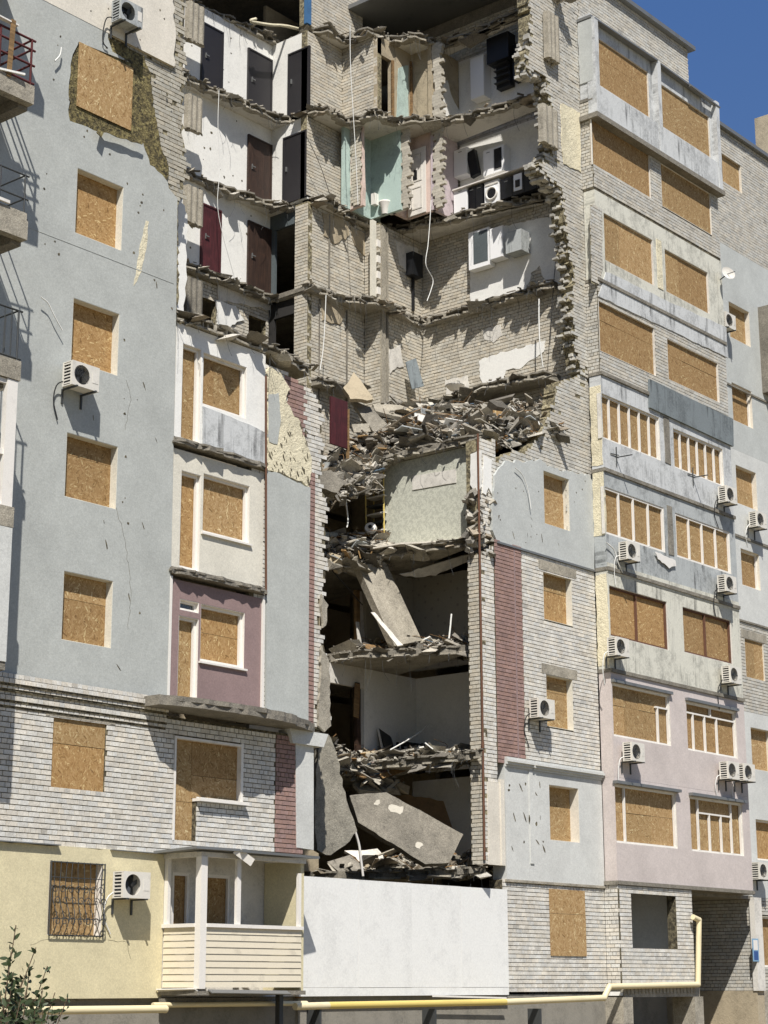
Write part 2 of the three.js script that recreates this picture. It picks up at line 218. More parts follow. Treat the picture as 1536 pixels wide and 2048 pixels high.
// ---- wing west of the hole: render over brick
const W6 = [win([155, 335], [243, 502], 0, { v: [.58] }), win([147, 595], [235, 752], 0, { h: [.86] }), win([134, 864], [232, 1019], 0, { sill: 0 }), win([128, 1141], [222, 1297], 0, { h: [.36] })];
const w7 = win([158, 83], [262, 262], 0, { rec: -.004, noLin: true, label: 'boarded window in the stripped patch of wall' });
{
  const cl = (pz([[93, 5]])[0][1] + pz([[355, 135]])[0][1]) / 2;            // joint between cream and grey render
  const strip = rag(pz([[355, 398], [345, 385], [325, 350], [300, 330], [290, 300], [285, 282], [240, 272], [200, 264], [165, 250], [140, 242], [137, 190], [141, 130], [150, 100], [157, 84]]), .03, .14);
  const top = pz([[258, 124], [240, 112], [225, 103], [216, 76]]);
  const poly = [[14, 7.25], ...pz([[338, 1404]]), ...pz([[343, 1100], [347, 900], [352, 650]]), ...strip, ...top, [top[3][0], cl], [14, cl]];
  const g = ext(poly, .07, FZ(0), W6); obj('rendered_wall', g, M.grey, B, 'grey rendered wall west of the collapse');
  const rim = rag(pz([[352, 150], [347, 110], [352, 70], [346, 30], [350, -40]]), .05, .15);
  obj('rendered_wall', ext([[14, cl + .02], [rim[0][0], cl + .02], ...rim.slice(1), [rim.at(-1)[0], 33], [14, 33]], .065, FZ(.006)), M.ivory, B, 'cream rendered panel pitted by shrapnel');
  const wools = [...rag(pz([[262, 98], [225, 78], [216, 74]]), .02), ...rag(pz([[140, 100], [133, 190], [133, 246], [200, 268], [285, 288], [302, 338], [335, 372], [338, 330], [322, 285], [312, 230], [305, 180], [300, 140], [290, 112]]), .05, .12)];
  obj('insulation_layer', ext(wools, .04, FZ(-.022), []), M.wool, B, 'olive insulation left on the stripped wall');
  const edge = rag(pz([[357, 650], [357, 420], [366, 392], [372, 345], [368, 280], [364, 210], [367, 140], [366, 60], [370, -40]], -.06), .06, .1);
  brickWall(B, [[14, 7.2], [25.9, 7.2], ...edge, [edge.at(-1)[0], 33], [14, 33]], W6, FZ(-.06), .45, { face: [...pz([[255, 60], [255, 200], [280, 300], [330, 400]], -.06), ...edge.filter((p) => p[1] > 18.2)], col: BR.dirty, mortar: M.mortar2, rr: 1.2, uneven: .03, skip: .05, label: 'bare brick under stripped insulation' });
  for (let i = 0; i < 52; i++) { const x = rr(60, 350), y = rr(0, 560), q = onZ(x, y); if (q.x > 25.8 || q.x < 22.1 || [...W6, w7].some((w) => q.x > w[0] - .05 && q.x < w[2] + .05 && q.y > w[1] - .05 && q.y < w[3] + .05)) continue; pit(q.x, q.y, q.y > cl ? .006 : 0, rr(.014, .042)); }
  for (let i = 0; i < 26; i++) { const x = rr(150, 335), y = rr(560, 1350), q = onZ(x, y); if (W6.some((w) => q.x > w[0] - .1 && q.x < w[2] + .1 && q.y > w[1] - .1 && q.y < w[3] + .1)) continue; pit(q.x, q.y, 0, rr(.012, .035), rnd() < .4 ? 3 : 1); }
  objs('render_joint', [boxg(14, 16.22, .0, 25.8, 16.235, .007), boxg(22, 10.6, 0, 22.006, 10.9, .005)], M.grey, B);
  obj('torn_flap', ext(rag(pz([[196, 250], [240, 262], [285, 280], [284, 290], [240, 276], [198, 262]], .12), .02, .15, true), .012, FZ(.14)), M.wool, B); obj('torn_flap', plank(onZ(205, 255, .1), onZ(198, 270, .16), .14, .02), M.wool, B);
  const crack = (l, z = 0) => { const p = pz(l, z), a = rag(p, .025, .12), q = a.map(([x, y]) => [x + rr(.003, .007), y + rr(.002, .005)]).reverse(); obj('crack', ext([...a, ...q], .004, FZ(z + .0025)), M.mortar, B); }; crack([[232, 1015], [250, 1080], [262, 1180], [256, 1260]]); crack([[252, 760], [262, 800], [250, 860]]); crack([[60, 1890], [120, 1868], [165, 1860]], .03); crack([[215, 1880], [255, 1885], [262, 1920]], .03);
  // torn slit showing foam
  obj('torn_render', ext(rag(pz([[292, 440], [297, 442], [292, 500], [282, 545], [268, 572], [272, 540], [280, 490]]), .015, .12, true), .012, FZ(.004)), M.foam, B);
}
// brick storey with corbelled cornice
const w2 = win([108, 1433], [209, 1588], 0, { rec: .05, h: [.36], lintel: 1, lin: M.conc }), wd = win([392, 1474], [485, 1606], 0, { rec: .12, noLin: true, name: 'boarded_window' }), wdl = win([350, 1471], [391, 1684], 0, { rec: .12, name: 'boarded_door', noLin: true, h: [.62] });
{
  brickWall(B, rect(29.16, 4.2, 30.05, 6.95), [], FZ(.01), .4, { col: BR.red, label: 'red brick strip of the second storey' });
  brickWall(B, rect(14, 4.2, 29.16, 6.95), [w2, [wdl[0], wdl[1], wdl[2] + .01, wdl[3]], [wdl[2], wd[1], wd[2], wdl[3]]].map((h) => clampH(h, [14, 4.2, 29.16, 6.95])), FZ(0), .4, { single: 300, face: rect(21, 4.2, 29.16, 6.95), backHoles: [w2, [[wdl[0], wdl[1]], [wdl[2], wdl[1]], [wdl[2], wd[1]], [wd[2], wd[1]], [wd[2], wdl[3]], [wdl[0], wdl[3]]]], label: 'white silicate brick wall of the second storey' });
  const steps = [[6.66, .03], [6.76, .06], [6.86, .03], [6.96, .1], [7.06, .14], [7.16, .1]];
  for (const [y, pr] of steps) { const r = rect(14, y, 25.9, y + .1); brickWall(B, r, [], FZ(pr), pr + .3, { name: 'cornice_course', hdr: 1, face: rect(20.5, y, 25.9, y + .1) }); }
  obj('sill', boxg(wdl[2] - .02, wd[1] - .06, -.1, wd[2] + .06, wd[1], .14), M.upvc, B); obj('window_frame', [boxg(wd[2] - .07, wd[1], -.12, wd[2], wd[3], .01), boxg(wdl[0], wdl[3] - .05, -.12, wd[2] - .07, wdl[3], .01), boxg(wdl[0], wdl[1], -.12, wdl[0] + .05, wdl[3] - .05, .008)], M.upvc, B);
}
// yellow ground storey
const w1 = win([100, 1721], [202, 1873], .03, { rec: .2, lin: M.upvc, label: 'boarded window behind a scrolled iron grille' });
{
  obj('rendered_wall', ext([[14, 1.43], [25.95, 1.43], ...rag([[25.95, 4.2], [14, 4.2]], .012, .3)], .3, FZ(.03), [w1]), M.yellow, B, 'pale yellow rendered ground storey');
  obj('flashing', [plank([14, 4.215, .04], [23.2, 4.215, .05], .02, .14, V(0, 1, 0)), plank([24.5, 4.2, .05], [26.2, 4.19, .06], .015, .1, V(0, 1, 0))], M.tin, B);
  obj('plinth', [boxg(14, 0, -.4, 30, 1.25, -.12), boxg(14, 1.25, -.4, 30, 1.425, -.2), boxg(30, 0, -.4, 41.8, 1.45, -.05)], M.plinth, B);
  // window grille: frame, bars and scrolls
  const gr = thing('window_grille', 'black scrolled iron window grille on the yellow wall', 'grille'); const [X0, Y0, X1, Y1] = w1, z = .08, m = M.steel;
  obj('grille_frame', [bar([X0, Y0, z], [X1, Y0, z], .015), bar([X0, Y1 - .02, z], [X1, Y1 - .02, z], .012), bar([X0, Y0, z], [X0, Y1, z], .014), bar([X1, Y0, z], [X1, Y1, z], .014), bar([X0, Y1 - .3, z], [X1, Y1 - .3, z], .009), bar([X0, Y0 + .3, z + .06], [X1, Y0 + .3, z + .06], .009)], m, gr);
  for (let i = 0; i < 9; i++) { const x = X0 + (X1 - X0) * (i + .5) / 9, p = []; for (let t = 0; t <= 8; t++) { const s = t / 8; p.push([x + Math.sin(s * 9 + i) * .015, Y1 - s * (Y1 - Y0), z + (s > .55 ? Math.sin((s - .55) / .45 * Math.PI) * .12 : 0)]); } obj('bar', tube(p, .009, 16, 5), m, gr); }
  for (let r = 0; r < 3; r++) for (let i = 0; i < 7; i++) { const x = X0 + (X1 - X0) * (i + .5) / 7, y = [Y1 - .52, Y0 + .62, Y0 + .25][r], p = []; for (let t = 0; t <= 12; t++) { const a = t / 12 * 8, q = .085 * (1 - t / 15); p.push([x + Math.cos(a) * q * (i % 2 ? 1 : -1), y + Math.sin(a) * q, z + .015 + (r ? .09 : 0)]); } obj('scroll', tube(p, .008, 26, 4), m, gr); }
}
// ---- storeys with lost balconies: door-and-window units
function loggia(k, wm, door, wn, o = {}) {
  const zf = -.04, dr = win(door[0], door[1], zf, { rec: .16, name: 'boarded_door', lin: M.upvc, frame: 1, fw: .06, ...(o.d || {}) }), w = win(wn[0], wn[1], zf, { rec: .16, lin: M.upvc, frame: 1, fw: .06, sill: o.sill, h: o.h, v: o.v });
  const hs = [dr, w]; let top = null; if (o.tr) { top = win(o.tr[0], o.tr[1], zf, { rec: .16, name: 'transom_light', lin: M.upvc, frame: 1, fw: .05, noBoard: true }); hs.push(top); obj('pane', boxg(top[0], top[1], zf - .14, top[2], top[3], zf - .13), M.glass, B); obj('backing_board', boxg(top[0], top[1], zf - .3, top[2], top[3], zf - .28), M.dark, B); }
  const x0 = 25.97, x1 = 28.72; obj('balcony_wall', ext([[x0, FL(k) + .02], [dr[0], FL(k) + .02], [dr[0], dr[3]], [dr[2], dr[3]], [dr[2], FL(k) + .02], [x1, FL(k) + .02], [x1, FL(k + 1) - .24], [x0, FL(k + 1) - .24]], .3, FZ(zf), hs.slice(1)), wm, B, o.label);
  return [dr, w];
}
loggia(5, M.white, [[366, 686], [399, 889]], [[407, 704], [492, 838]], { label: 'white painted wall of a lost balcony' });
obj('patch_panel', ext(rag(pz([[405, 812], [500, 850], [530, 865], [530, 930], [406, 893]], -.02), .012, .2, true), .03, FZ(-.008)), M.panel, B);
loggia(4, M.cream, [[363, 940], [398, 1144]], [[407, 946], [498, 1088]], { sill: 1, label: 'cream painted wall of a lost balcony' });
loggia(3, M.mauve, [[358, 1230], [394, 1409]], [[402, 1207], [488, 1338]], { sill: 1, h: [.47], tr: [[360, 1197], [398, 1227]], label: 'mauve painted wall of a lost balcony' });
obj('corner_strip', [boxg(25.93, 7.25, -.05, 25.99, 9.85, .012), boxg(28.7, 7.25, -.05, 28.76, 9.85, .012)], M.upvc, B);
// broken balcony slab stubs
function stub(x0, x1, Y, z1, th = .13) { const e = rag([[x0, -z1 * .6], [x0 + .4, -z1], [x1 - .3, -z1], [x1, -z1 * .5]], .05, .14); const lay = []; for (let i = 0; i < 3; i++) lay.push(ext([[x0, .25], [x1, .25], ...e.slice().reverse().map(([a, b]) => [a + rr(-.03, .03), b + rr(-.05, .03)])], th / 3, FY(Y - i * th / 3 + .0005 * i))); obj('broken_balcony_slab', lay, M.conc2, B); }
stub(25.9, 28.75, FL(5) - .02, .11); stub(25.9, 28.75, FL(4) - .02, .12);
{ // the one projecting slab left over the second storey, with a bowed edge
  const e = py([[332, 1406], [352, 1414], [420, 1424], [500, 1432], [560, 1443], [600, 1457], [625, 1464]], FL(3) - .12).map(([a, b]) => [a, -b]); const c = [[25.2, -.55], [26.2, -.8], [27.6, -.85], [28.9, -.7], [29.7, -.35], [30.35, -.05]]; const l = [];
  for (let i = 0; i < 2; i++) l.push(ext([[25.2, .1], [30.35, .1], ...rag(c, .035, .16).reverse()], .1, FY(FL(3) + .0 - i * .1))); obj('broken_balcony_slab', l, M.conc2, B, 'bowed balcony slab over the second storey');
}
// ---- strip between the lost balconies and the hole
{
  const edge = rag(pz([[657, 1460], [652, 1400], [655, 1330], [642, 1265], [640, 1200], [652, 1150], [647, 1100], [655, 1010], [640, 965], [650, 900], [642, 880], [646, 830], [640, 800], [615, 775], [590, 758], [560, 740], [500, 715]], -.06), .05, .11);
  const red = (u, v) => (v > 13.7 && v < 15.1 && u > 29.3 + (15.1 - v) * .3 && u < 30.05);
  brickWall(B, [[28.4, 7.1], ...edge], [], FZ(-.06), .4, { face: [[28.6, 7.1], ...edge], col: BR.white, pickCol: (u, v) => red(u, v) ? BR.red : null, rr: 1.1, uneven: .03, skip: .02, label: 'broken brick edge of the standing wall' });
  brickWall(B, rect(30.19, 7.1, 30.43, 13.05), [], FZ(-.045), .02, { col: BR.red, L: .24, hdr: 0, name: 'red_brick_edge' });
  obj('rendered_wall', ext([...rag(pz([[533, 942], [560, 947], [600, 966], [621, 975]]), .03), ...pz([[619, 1100], [617, 1300], [617, 1448], [533, 1430]])], .055, FZ(0)), M.grey, B, 'grey rendered strip beside the hole');
  obj('rendered_wall', ext(rag(pz([[537, 790], [558, 786], [562, 840], [556, 890], [538, 884]]), .02, .12, true), .05, FZ(.0)), M.grey, B);
  obj('foam_layer', ext(rag(pz([[536, 733], [562, 745], [580, 778], [574, 800], [588, 830], [600, 842], [612, 880], [624, 915], [620, 972], [598, 962], [560, 944], [536, 940]]), .04, .1, true), .045, FZ(-.012)), M.foam, B, 'torn cream foam insulation');
  for (let i = 0; i < 60; i++) { const q = onZ(rr(540, 618), rr(850, 970)); pit(q.x, q.y, -.012, rr(.02, .06), 1.6); }
  obj('plaster_flake', ext(rag(pz([[640, 1290], [655, 1320], [658, 1450], [648, 1465], [634, 1450]], -.03), .03, .12, true), .06, FZ(.02)), M.conc, B);
  obj('plaster_flake', ext(rag(pz([[640, 1190], [652, 1210], [650, 1250], [642, 1255]], -.03), .03, .12, true), .06, FZ(.02)), M.conc, B);
  // grey pilaster at the second storey
  const pp = pz([[590, 1470], [626, 1478], [626, 1700], [592, 1695]]); obj('pilaster', ext(pp, .3, FZ(.02)), M.pale, B); obj('pilaster_cap', ext([[29.6, 6.75], [30.6, 6.75], [30.75, 7.05], [29.5, 7.05]], .35, FZ(.1)), M.pale, B);
  obj('party_wall', boxg(30.2, 0, -4, 30.55, 6.6, -.46), M.mortar2, B);
}
// ---- wall east of the hole (z = 0)
const w5r = win([1086, 941], [1140, 1063], 0, { h: [.34], sill: 0 }), w4r = win([1086, 1140], [1146, 1253], 0, { h: [.36], lintel: 1 }), w3r = win([1092, 1348], [1148, 1462], 0, { h: [.12, .3], lintel: 1 });
const w2r = win([1098, 1569], [1160, 1686], .02, { rec: .28, lin: M.ivory }), w1r = win([1097, 1777], [1172, 1913], 0, { rec: -.02, h: [.37], noLin: true });
{
  // bare brick: second to fourth storeys, red band next to the broken pier
  const pier = [[36.62, FL(2) - .3], [41.8, FL(2) - .3], [41.8, 12.7], [37.3, 12.7], ...rag([[37.3, 12.75], [36.7, 12.6]], .05)];
  brickWall(B, [[37.2, 7.0], [41.8, 7.0], [41.8, 12.68], [37.2, 12.68]], [w4r, w3r], FZ(0), .42, { face: rect(38.38, 7.0, 41.8, 12.68), label: 'white brick wall beside the red band' });
  brickWall(B, rect(37.2, 7.0, 38.37, 12.68), [], FZ(.015), .03, { col: BR.red, label: 'red brick band beside the hole' });
  brickWall(B, [[36.62, 4.5], [37.19, 4.5], [37.19, 12.5], ...rag([[37.19, 12.55], [36.62, 12.2]], .08, .1)], [], FZ(-.012), .41, { hdr: 4, rl: .15, uneven: .02, label: 'broken white brick pier at the edge of the hole' });
  brickWall(B, rect(-.42, 4.5, -.02, 12.2), [], FX(36.605), .2, { col: BR.inner, name: 'pier_side', mortar: M.mortar2 });
  obj('band_edge', [boxg(38.02, 7.1, -.05, 38.07, 12.6, .02)], M.mauve, B);
  // grey render on the fifth storey, its top torn off
  obj('rendered_wall', ext([[37.3, 12.66], [41.78, 12.66], ...rag(pz([[1188, 965], [1178, 952], [1140, 944], [1095, 934], [1080, 918], [1050, 925], [1015, 922], [992, 945], [988, 975], [984, 1010]]), .05, .14), ...pz([[984, 1060]])], .07, FZ(.015), [w5r]), M.greyb, B, 'grey rendered wall below the rubble heap');
  brickWall(B, [[37.4, 12.7], [41.8, 12.7], ...rag(pz([[1190, 770], [1165, 752], [1112, 770], [1105, 830], [1085, 860], [1060, 900], [1000, 915], [985, 960]], -.06), .07, .1)], [w5r], FZ(-.06), .4, { col: BR.grey, rl: .8, uneven: .05, skip: .015, mortar: M.mortar2, label: 'shattered brick wall top beside the rubble heap' });
  obj('drip_strip', boxg(37.3, 12.6, .0, 41.78, 12.655, .045), M.tin, B);
  // cornice and pale second storey
  const cz = [[6.93, .05], [6.99, .1], [7.05, .15]]; for (const [y, p] of cz) { obj('cornice', boxg(37.45, y, -.2, 38.6, y + .058, p), M.pale, B); obj('cornice', boxg(38.66, y, -.2, 41.79, y + .058, p), M.pale, B); }
  obj('cornice_ledge', boxg(37.45, 7.112, -.2, 41.79, 7.17, .1), M.pale, B);
  obj('rendered_wall', ext(rect(37.45, 4.18, 41.79, 6.925), .42, FZ(.02), [w2r]), M.pale, B, 'pale grey rendered wall of the second storey');
  obj('pilaster', [boxg(38.45, 4.6, .02, 38.6, 6.92, .05)], M.pale, B);
  obj('ivory_panel', [boxg(36.75, 4.5, -.05, 37.25, 6.5, .0), boxg(37.25, 4.5, -.05, 37.4, 6.6, .03)], M.ivory, B);
  brickWall(B, rect(37.3, 1.5, 41.8, 4.16), [], FZ(0), .4, { col: BR.white, label: 'white brick ground storey east of the hoarding' });
  obj('string_course', boxg(37.4, 4.12, -.2, 41.8, 4.18, .05), M.conc, B);
  for (let i = 0; i < 16; i++) { const q = onZ(rr(1015, 1090), rr(1560, 1700)); pit(q.x, q.y, q.x > 38.4 && q.x < 38.65 ? .05 : .02, rr(.02, .06), rnd() < .5 ? 2.5 : 1); }
  for (let i = 0; i < 26; i++) { const q = onZ(rr(990, 1180), rr(960, 1090)); if (q.x > w5r[0] - .1 && q.x < w5r[2] + .1 && q.y > w5r[1] - .1 && q.y < w5r[3] + .1) continue; pit(q.x, q.y, .015, rr(.012, .03), rnd() < .4 ? 4 : 1); }
}
// ---- upper wall stub and roof parapet (brick)
{
  const edge = rag(pz([[1168, 752], [1162, 735], [1152, 690], [1146, 620], [1150, 560], [1140, 510], [1135, 455], [1128, 420], [1131, 392], [1116, 368], [1088, 348], [1082, 326], [1104, 300], [1104, 215], [1098, 190], [1092, 152], [1056, 140], [1053, 104], [1066, 92], [1062, 40], [1062, -60]]), .08, .1);
  brickWall(B, [...edge.slice().reverse(), [41.9, 18.4], [41.9, 31.05], [41.0, 31.05], [39.3, 30.9]].filter((p, i, a) => 1), [], FZ(0), .45, { col: BR.grey, rl: 1.2, uneven: .04, skip: .004, mortar: M.mortar2, label: 'torn brick wall edge of the upper storeys' });
  // ragged masonry cores: bricks standing out of the torn section
  const t = []; for (let i = 0; i < 420; i++) { const e = edge[Math.floor(rr(0, edge.length * .86))]; const g = uvm(new THREE.BoxGeometry(rr(.12, .26), rr(.06, .088), rr(.1, .2))); g.rotateY(rr(-.25, .25)); g.rotateZ(rr(-.05, .05)); const d = rr(0, .5); g.translate(e[0] + rr(-.04, .3), Math.round(e[1] * 10) / 10 + .05 + (rnd() < .5 ? -.1 : 0), -.1 - d * .8); const f = rr(.65, 1.1); t.push(tint(g, BR.grey.map((c) => c * f))); }
  stuff(obj('torn_brickwork', t, M.brick, B, 'toothed stump of broken bricks'));
  brickWall(B, rect(41.9, 29.2, 48.25, 31.0), [win([1181, 33], [1202, 58], 0, { rec: .04, noLin: true, name: 'small_boarded_opening' }), win([1290, 112], [1325, 133], 0, { rec: .04, noLin: true, name: 'small_boarded_opening' })], FZ(0), .4, { col: BR.grey, label: 'brick parapet under the roof edge' });
  obj('roof_edge', [boxg(39.2, 31.0, -12, 48.45, 31.14, .18)], M.tin, B);
  obj('parapet_side', boxg(48.0, 29.3, -9, 48.25, 31.0, -.41), M.plaster, B);
}
// ---- glazed-in balcony stack (front at z = .4)
const ZT = .4, TX0 = 41.82, TX1 = 49.02;
{
  const LV = (k) => FL(k) - .24;
  const rows = {
    10: { m: M.panel, A: [[1182, 66], [1300, 236]], Bb: [[1316, 164], [1422, 316]], o: { rec: .06 } },
    9: { brick: 1, A: [[1183, 237], [1303, 397]], Bb: [[1321, 325], [1425, 471]], o: { rec: .06 } },
    8: { m: M.creamwall, A: [[1207, 425], [1309, 572]], Bb: [[1329, 497], [1420, 629]], o: { v: [.33], rec: .07 } },
    7: { brick: 1, A: [[1197, 600], [1313, 753]], Bb: [[1334, 676], [1440, 806]], o: { v: [.3], h: [.36], rec: .08 } },
    6: { m: M.panel, A: [[1201, 785], [1322, 922]], Bb: [[1346, 856], [1449, 974]], o: { frame: 1, rec: .13, mul: [.16, .33, .5, .67, .84] } },
    5: { m: M.panel2, A: [[1207, 972], [1331, 1106]], Bb: [[1350, 1025], [1463, 1149]], o: { frame: 1, rec: .1, mul: [.25, .49, .74] } },
    4: { m: M.creamwall, A: [[1218, 1170], [1338, 1301]], Bb: [[1365, 1213], [1466, 1329]], o: { frame: 1, fm: M.rust, rec: .12, mul: [.47] } },
    3: { m: M.pink, A: [[1224, 1365], [1343, 1493]], Bb: [[1372, 1402], [1476, 1518]], o: { frame: 1, rec: .12, mul: [[.8, .28, 1]], v: [.25, .5], h: [.4], tr: [[.28, .75, 1]] }, o2: { frame: 1, rec: .12, mul: [[.15, .22, 1], [.38, .22, 1], [.62, .22, 1], [.5, 0, .22]], tr: [[.22]] } },
    2: { m: M.pink, A: [[1229, 1568], [1356, 1698]], Bb: [[1379, 1592], [1489, 1713]], o: { frame: 1, rec: .12, mul: [.17], v: [.17, .62], h: [.46] }, o2: { frame: 1, rec: .12, mul: [.17, .8, [.38, .28, 1], [.6, .28, 1]], tr: [[.28, .17, .8]] } },
  };
  for (const k in rows) {
    const r = rows[k], a = win(...r.A, ZT, { lin: M.dwhite, ...(r.o || {}) }), b = win(...r.Bb, ZT, { lin: M.dwhite, ...(r.o2 || r.o || {}) }), y0 = LV(+k), y1 = LV(+k + 1), R = rect(TX0, y0, TX1, y1 - .004), hc = [a, b].map((h) => clampH(h, [TX0, y0, TX1, y1 - .004], .02));
    if (r.brick) { brickWall(B, R, hc, FZ(ZT), .38, { col: BR.grey, label: k == 9 ? 'brick balcony infill of the ninth storey' : 'brick balcony infill of the seventh storey' }); brickWall(B, rect(.0, y0, ZT - .03, y1), [], FX(TX0 - .004), .02, { col: BR.grey, name: 'brick_return' }); }
    else obj('balcony_infill', ext(R, .38, FZ(ZT), hc), r.m, B);
    if (+k !== 3 && +k !== 9) obj('slab_edge', boxg(TX0 - .02, y0 + .002, .0, TX1 + .02, y0 + .1, ZT + .05), M.conc2, B);
    r.a = a; r.b = b;
  }
  // top storey: projecting parapet panels, piers and slab lip
  const p10 = pz([[1176, 165], [1176, 215]], ZT + .15), pb = p10[1][1], pt = onZ(1184, 163, ZT + .15).y;
  obj('parapet_panel', ext([[TX0 + .0, pb], [45.35, pb], [45.35, pt], [TX0, pt]], .12, FZ(ZT + .17)), M.panel, B, 'streaked grey parapet panel of the top balcony'); obj('parapet_panel', ext([[45.42, pb], [TX1, pb], [TX1, pt], [45.42, pt]], .12, FZ(ZT + .17)), M.panel, B, 'streaked grey parapet panel of the top balcony');
  obj('balcony_slab', boxg(TX0 - .1, pb - .16, 0, TX1 + .05, pb - .004, ZT + .25), M.conc2, B);
  for (const x of [TX0 - .02, 45.28, TX1 - .18]) obj('balcony_pier', ext(rag(rect(x, pb, x + .2, 29.25), .012, .3, true), .3, FZ(ZT + .2)), M.panel, B);
  obj('torn_flashing', [plank([TX0, 29.2, ZT + .1], [45.3, 29.22, ZT + .13], .05, .2, V(0, 1, 0)), plank([45.5, 29.2, ZT + .12], [48.2, 29.16, ZT + .1], .05, .18, V(0, 1, 0)), plank([47.2, 29.12, ZT + .2], [49.1, 29.1, ZT + .16], .04, .12, V(0, 1, 0))], M.tin, B);
  obj('balcony_roof', boxg(TX0 - .05, 29.23, 0, TX1 + .1, 29.32, ZT + .1), M.tin, B);
  // spandrel panels with their own colour
  const s8 = pz([[1222, 548], [1330, 600], [1452, 655], [1456, 716], [1197, 592], [1212, 545]], ZT + .012); obj('spandrel_panel', ext(rag(s8, .02, .3, true), .03, FZ(ZT + .022)), M.panel, B, 'pale streaked spandrel with a torn end');
  obj('spandrel_panel', ext(pz([[1299, 758], [1466, 838], [1467, 893], [1300, 815]], ZT + .06), .08, FZ(ZT + .07)), M.slate, B, 'dark grey sheet spandrel');
  for (const k of [8, 6, 5]) { const r = rows[k], c = (r.a[2] + r.b[0]) / 2; obj('balcony_pier', ext(rag(rect(c - .14, r.a[1], c + .14, r.a[3] + .1), .015, .3, true), .05, FZ(ZT + .02)), k === 8 ? M.foam : M.conc2, B); }
  objs('foam_return', [ext(rag(rect(.02, 15.6, .38, 17.9), .02, .2, true), .06, FX(TX0 - .01)), ext(rag(rect(.02, 10.0, .38, 12.5), .02, .2, true), .06, FX(TX0 - .01)), ext(rag(rect(.02, 13.6, .4, 15.5), .02, .2, true), .06, FX(TX0 - .01))], M.foam, B, 'torn cream foam at the balcony side');
  obj('foam_return', ext(rag(rect(.02, 27.2, .5, 29.2), .02, .2, true), .05, FX(TX0 - .03)), M.greyb, B);
  { const t = rag(pz([[1308, 1102], [1350, 1120], [1352, 1132], [1338, 1136], [1328, 1128], [1316, 1118]], ZT + .05), .02, .12, true); obj('torn_film', ext(t, .01, FZ(ZT + .06)), M.upvc, B); }
  brickWall(B, rag(pz([[1180, 408], [1204, 418], [1206, 540], [1197, 572], [1184, 566]], ZT + .02), .03, .15, true), [], FZ(ZT + .024), .022, { col: BR.grey, mortar: M.mortar2, name: 'brick_patch' }); obj('band', boxg(TX0, FL(5) - .3, ZT, TX1, FL(5) - .02, ZT + .012), M.creamwall, B);
  // grey stained band over the fourth-storey windows and hood strips
  objs('hood', [boxg(rows[3].a[0] - .05, rows[3].a[3] + .01, ZT - .02, rows[3].a[2] + .05, rows[3].a[3] + .09, ZT + .1), boxg(rows[3].b[0] - .05, rows[3].b[3] + .01, ZT - .02, rows[3].b[2] + .05, rows[3].b[3] + .09, ZT + .1), boxg(rows[2].a[0] - .05, rows[2].a[3] + .01, ZT - .02, rows[2].a[2] + .1, rows[2].a[3] + .09, ZT + .14), boxg(rows[2].b[0] - .05, rows[2].b[3] + .01, ZT - .02, rows[2].b[2] + .1, rows[2].b[3] + .09, ZT + .14)], M.tin, B);
  // ground storey of the stack: open loggia, then the passage
  const y0 = 1.62, y1 = 4.2, op = [onZ(1262, 1786, ZT).x, onZ(1262, 1896, ZT).y, onZ(1352, 1790, ZT).x, onZ(1300, 1788, ZT).y];
  brickWall(B, rect(41.8, y0, 45.55, y1), [op], FZ(ZT), .3, { label: 'white brick front of the open ground-storey loggia' });
  brickWall(B, rect(.0, y0, ZT, y1), [], FX(41.79), .1, { name: 'brick_return' });
  obj('balcony_slab', boxg(41.75, 4.2, -3.2, TX1 + .05, 4.3, ZT + .02), M.conc2, B);
  obj('loggia_back', [boxg(41.8, 1.5, -1.9, 45.55, 4.2, -1.75), boxg(45.35, 1.5, -1.75, 45.55, 4.2, .1), boxg(41.8, 1.4, -1.9, 45.55, 1.5, ZT)], M.white, B); obj('loggia_door', boxg(43.6, 1.52, -1.78, 44.5, 3.6, -1.73), M.door, B);
  obj('slab_edge', boxg(41.9, 1.36, -.2, 45.65, 1.6, ZT + .06), M.conc, B);
  for (let i = 0; i < 20; i++) obj('corrugation', boxg(42.0 + i * .175, 1.45, ZT + .06, 42.09 + i * .175, 1.59, ZT + .085), M.conc, B);
  objs('support_block', [boxg(41.75, .7, -.2, 42.2, 1.36, ZT + .1), boxg(45.3, 0, -.2, 45.75, 1.36, ZT + .1)], M.conc, B); obj('basement_back', boxg(41.8, 0, -3.2, 50, 1.36, -3), M.plinth, B);
  // passage: brick side wall lit by the sun
  brickWall(B, rect(-5, 1.5, -.05, 4.1), [], FX(49.6), .3, { col: BR.grey, label: 'brick side wall of the passage' }); obj('passage_plinth', boxg(49.58, 0, -5, 50, 1.5, .05), M.plaster, B);
  obj('passage_ceiling', boxg(45.5, 4.1, -5, 49.7, 4.2, .0), M.conc2, B); obj('passage_back', boxg(45.3, 0, -5.2, 50, 4.2, -5), M.mortar2, B);
  obj('wall_end', boxg(49.55, 1.5, -.05, 49.98, 4.15, .12), M.dwhite, B);
}
